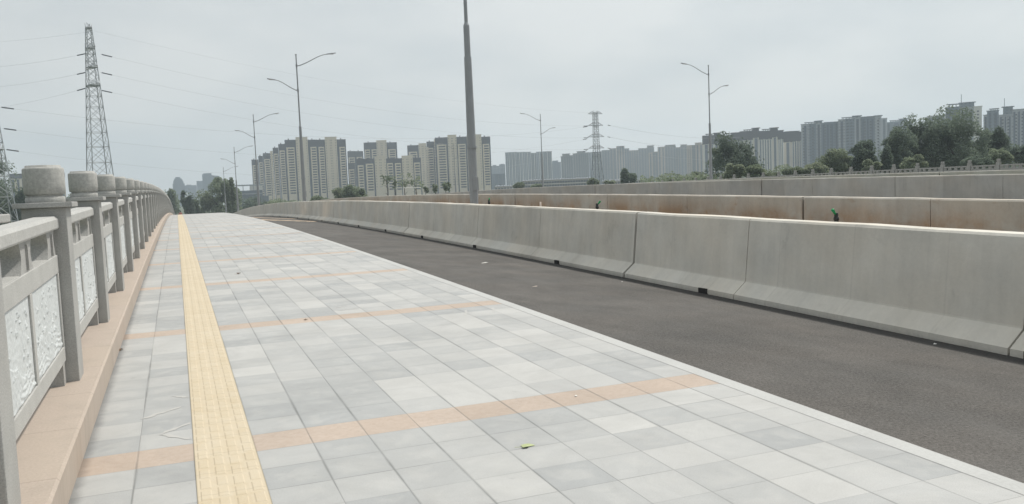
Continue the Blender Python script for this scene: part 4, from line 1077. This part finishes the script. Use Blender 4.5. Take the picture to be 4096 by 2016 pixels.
tree('pale bush under the beige pair of towers', c6(2190), c6(2370), c6v(875), c6v(970), 210, m_flite, 36, n=1700, name='shrub', cat='shrub')
tree('big round tree right of the far street lamp', c7(480), c7(1045), c7v(440), c7v(900), 170, m_fdark, 40, n=3600, lobes=16, gap=.14)
tree('airy left side tree behind the far lamp pole', c7(420), c7(620), c7v(560), c7v(860), 180, m_fmid, 41, n=900, gap=.1)
tree('pale round bush below the big round tree', c7(600), c7(850), c7v(800), c7v(985), 150, m_flite, 42, n=2200, name='shrub', cat='shrub')
tree('spreading bush right below the big round tree', c7(840), c7(1150), c7v(830), c7v(990), 150, m_fmid, 43, n=2400, name='shrub', cat='shrub')
tree('low pale bushes under the white striped tower', c7(1130), c7(1340), c7v(915), c7v(985), 150, m_flite, 44, n=1400, name='shrub', cat='shrub')
tree('pale bush below the dark flat-crowned tower', c7(1320), c7(1640), c7v(855), c7v(960), 160, m_flite, 45, n=2200, name='shrub', cat='shrub')
tree('wide pale green bush under the bluish tower pair', c7(1620), c7(1900), c7v(790), c7v(940), 160, m_flite, 46, n=2600, name='shrub', cat='shrub')
tree('tall mid green bushes left of the small dark tree', c7(1860), c7(2290), c7v(660), c7v(910), 165, m_fmid, 47, n=4200, lobes=12, name='shrub', cat='shrub')
tree('small dark round tree before the right tower of the bluish pair', c8(575), c8(860), c8v(555), c8v(860), 150, m_fdark, 50, n=3600, lobes=11)
tree('pale bush between the small dark tree and the tall trees', c8(740), c8(930), c8v(760), c8v(880), 140, m_flite, 51, n=1500, name='shrub', cat='shrub')
tree('narrow dark tree at the left foot of the tall trees', c8(885), c8(1050), c8v(590), c8v(880), 150, m_fdark, 52, n=2400)
tree('left tall dark tree of the tree group on the right', c8(960), c8(1310), c8v(370), c8v(850), 155, m_fdark, 53, n=5200, lobes=14)
tree('broad middle dark tree with an uneven top in the group on the right', c8(1180), c8(1620), c8v(290), c8v(830), 160, m_fdark, 54, n=6500, lobes=15)
tree('biggest and tallest dark tree on the right', c8(1500), c8(2120), c8v(205), c8v(815), 160, m_fdark, 55, n=9500, lobes=20)
tree('dark tree right of the biggest tree', c8(2050), c8(2410), c8v(350), c8v(800), 165, m_fdark, 56, n=4600, lobes=13)
tree('dense lower tree filling the gaps behind the tall trees on the right', c8(930), c8(2420), c8v(520), c8v(830), 185, m_fdark, 61, n=7000, lobes=26)
tree('thin dark tree cut by the right edge of the picture', c8(2430), c8(2640), c8v(560), c8v(780), 150, m_fdark, 57, n=1500, gap=.05)
tree('pale bush before the broad middle tree', c8(1170), c8(1430), c8v(700), c8v(850), 135, m_flite, 58, n=2000, name='shrub', cat='shrub')
tree('bright green bush before the tree right of the biggest tree', c8(2130), c8(2400), c8v(620), c8v(800), 145, m_fmid, 59, n=2200, name='shrub', cat='shrub')
tree('low bush at the far railing right end', c8(1900), c8(2200), c8v(690), c8v(800), 140, m_fdark, 60, n=1500, name='shrub', cat='shrub')
tree('large dark tree behind the pylon leg at the left edge', -130, 62, 660, 900, 265, m_fdark, 70, n=4200, lobes=12)
tree('dark tree showing between the pylon leg and the first post', 30, 130, 752, 900, 265, m_fdark, 71, n=2400)
tree('dark tree showing between the first and second post', 225, 300, 755, 900, 265, m_fdark, 72, n=1800)
tree('dark tree below handrail level behind the nearest panels', -40, 260, 850, 1130, 60, m_fdark, 73, n=5000, lobes=14)
tree('dark shrub seen through the railing gaps further on', 230, 420, 800, 950, 90, m_fmid, 74, n=2500, name='shrub', cat='shrub')
mb = MB(); rn = random.Random(77)
for i in range(16000):
    u = rn.uniform(2560, 4230); base_v = 735-(u-2560)*.063; hgt = 26+26*noise.noise(Vector((u*.011, 0, 3)))+12*noise.noise(Vector((u*.05, 0, 7)))
    v = base_v+45-rn.random()**.8*(45+hgt); d = rn.uniform(172, 196); p = at(u, v, d); s_ = rn.uniform(.12, .3)
    a = Vector((rn.gauss(0, 1), rn.gauss(0, 1), rn.gauss(0, .7))).normalized(); b = a.cross(Vector((rn.gauss(0, 1), rn.gauss(0, 1), rn.gauss(0, 1)))).normalized()
    mb.poly([p-a*s_, p+b*s_*.6, p+a*s_, p-b*s_*.6])
mb.build('undergrowth', m_fmid, kind='stuff', label='continuous low undergrowth beyond the far stone railing')
# striped bar between the pruned trees
o = MB(); p, q = at(c5(865), c5v(831), 210), at(c5(1060), c5v(827), 210); d = q-p
o.tube([(0, 0, 0), tuple(d)], .09, 8)
o.tube([(0, 0, .09), tuple(Vector((0, 0, GZ))-Vector((0, 0, p.z)))], .1, 6)
o = o.build('barrier_arm', m_paper); o.location = p; tag(o, 'white horizontal barrier bar between the pruned young trees', 'barrier arm')

# ------------------------------------------------------------ two people beyond the crest
def person(label, loc, rz, shirt, trousers, hair=(.02, .018, .015)):
    ms = mat('shirt', shirt); mt = mat('trousers', trousers); mk = mat('skin', (.42, .27, .2), .6); mh = mat('hair', hair)
    J = {'pelvis': (0, 0, .95, .15), 'waist': (0, 0, 1.1, .135), 'chest': (0, 0, 1.32, .155), 'neck': (0, 0, 1.47, .06), 'head': (0, .01, 1.58, .085), 'crown': (0, 0, 1.68, .08),
         'hipl': (-.1, 0, .9, .09), 'kneel': (-.11, .06, .5, .06), 'ankl': (-.11, .0, .08, .04), 'toel': (-.11, .14, .04, .035),
         'hipr': (.1, 0, .9, .09), 'kneer': (.11, .12, .5, .06), 'ankr': (.11, .16, .08, .04), 'toer': (.11, .30, .04, .035),
         'shl': (-.19, 0, 1.4, .06), 'ell': (-.24, -.03, 1.12, .042), 'wrl': (-.22, .06, .88, .028), 'hdl': (-.22, .09, .8, .032),
         'shr': (.19, 0, 1.4, .06), 'elr': (.24, .02, 1.12, .042), 'wrr': (.22, .12, .9, .028), 'hdr': (.22, .15, .82, .032)}
    E2 = [('pelvis', 'waist'), ('waist', 'chest'), ('chest', 'neck'), ('neck', 'head'), ('head', 'crown'), ('pelvis', 'hipl'), ('hipl', 'kneel'), ('kneel', 'ankl'), ('ankl', 'toel'),
          ('pelvis', 'hipr'), ('hipr', 'kneer'), ('kneer', 'ankr'), ('ankr', 'toer'), ('chest', 'shl'), ('shl', 'ell'), ('ell', 'wrl'), ('wrl', 'hdl'), ('chest', 'shr'), ('shr', 'elr'), ('elr', 'wrr'), ('wrr', 'hdr')]
    ks = list(J)
    def skin(name, keys, m_, grow=0, parent=None):
        me = bpy.data.meshes.new(name); ed = [(keys.index(a), keys.index(b)) for a, b in E2 if a in keys and b in keys]
        me.from_pydata([J[k][:3] for k in keys], ed, []); me.materials.append(m_)
        o = bpy.data.objects.new(name, me); C.objects.link(o)
        md = o.modifiers.new('skin', 'SKIN'); o.modifiers.new('sub', 'SUBSURF').levels = 1
        sv = me.skin_vertices[0].data
        for i, k in enumerate(keys): r = J[k][3]+grow; sv[i].radius = (r, r); sv[i].use_root = (i == 0)
        if parent: o.parent = parent
        return o
    b = skin('person', ks, mk); b.location = loc; b.rotation_euler.z = rz; tag(b, label, 'person')
    skin('shirt', ['waist', 'chest', 'shl', 'shr', 'ell', 'elr'], ms, .02, b); skin('trousers', ['pelvis', 'hipl', 'hipr', 'kneel', 'kneer', 'ankl', 'ankr'], mt, .018, b)
    m = MB(); m.lathe([(.093, 1.60), (.104, 1.66), (.09, 1.73), (.05, 1.765), (0, 1.775)], 12); m.build('hair', mh, b, True)
person('person in a pinkish red top walking at the crest of the bridge', road(.25, 150, 0), 3.3, (.38, .16, .15), (.12, .12, .14))
person('person in a white top farther down the pavement past the crest', road(2.35, 166, 0), 3.0, (.75, .76, .76), (.5, .52, .55))

# ------------------------------------------------------------ haze
hz = MB(); hz.box(-2520, 2520, -2520, 2520, GZ-1, 175)
m = bpy.data.materials.new('haze_air'); m.use_nodes = True; nt = m.node_tree; nt.nodes.clear()
ou = N(nt, 'ShaderNodeOutputMaterial'); pv = N(nt, 'ShaderNodeVolumePrincipled')
pv.inputs['Color'].default_value = (.78, .89, 1, 1); pv.inputs['Density'].default_value = .0003; pv.inputs['Anisotropy'].default_value = .2
nt.links.new(pv.outputs[0], ou.inputs['Volume'])
hz.build('haze', m, kind='stuff')
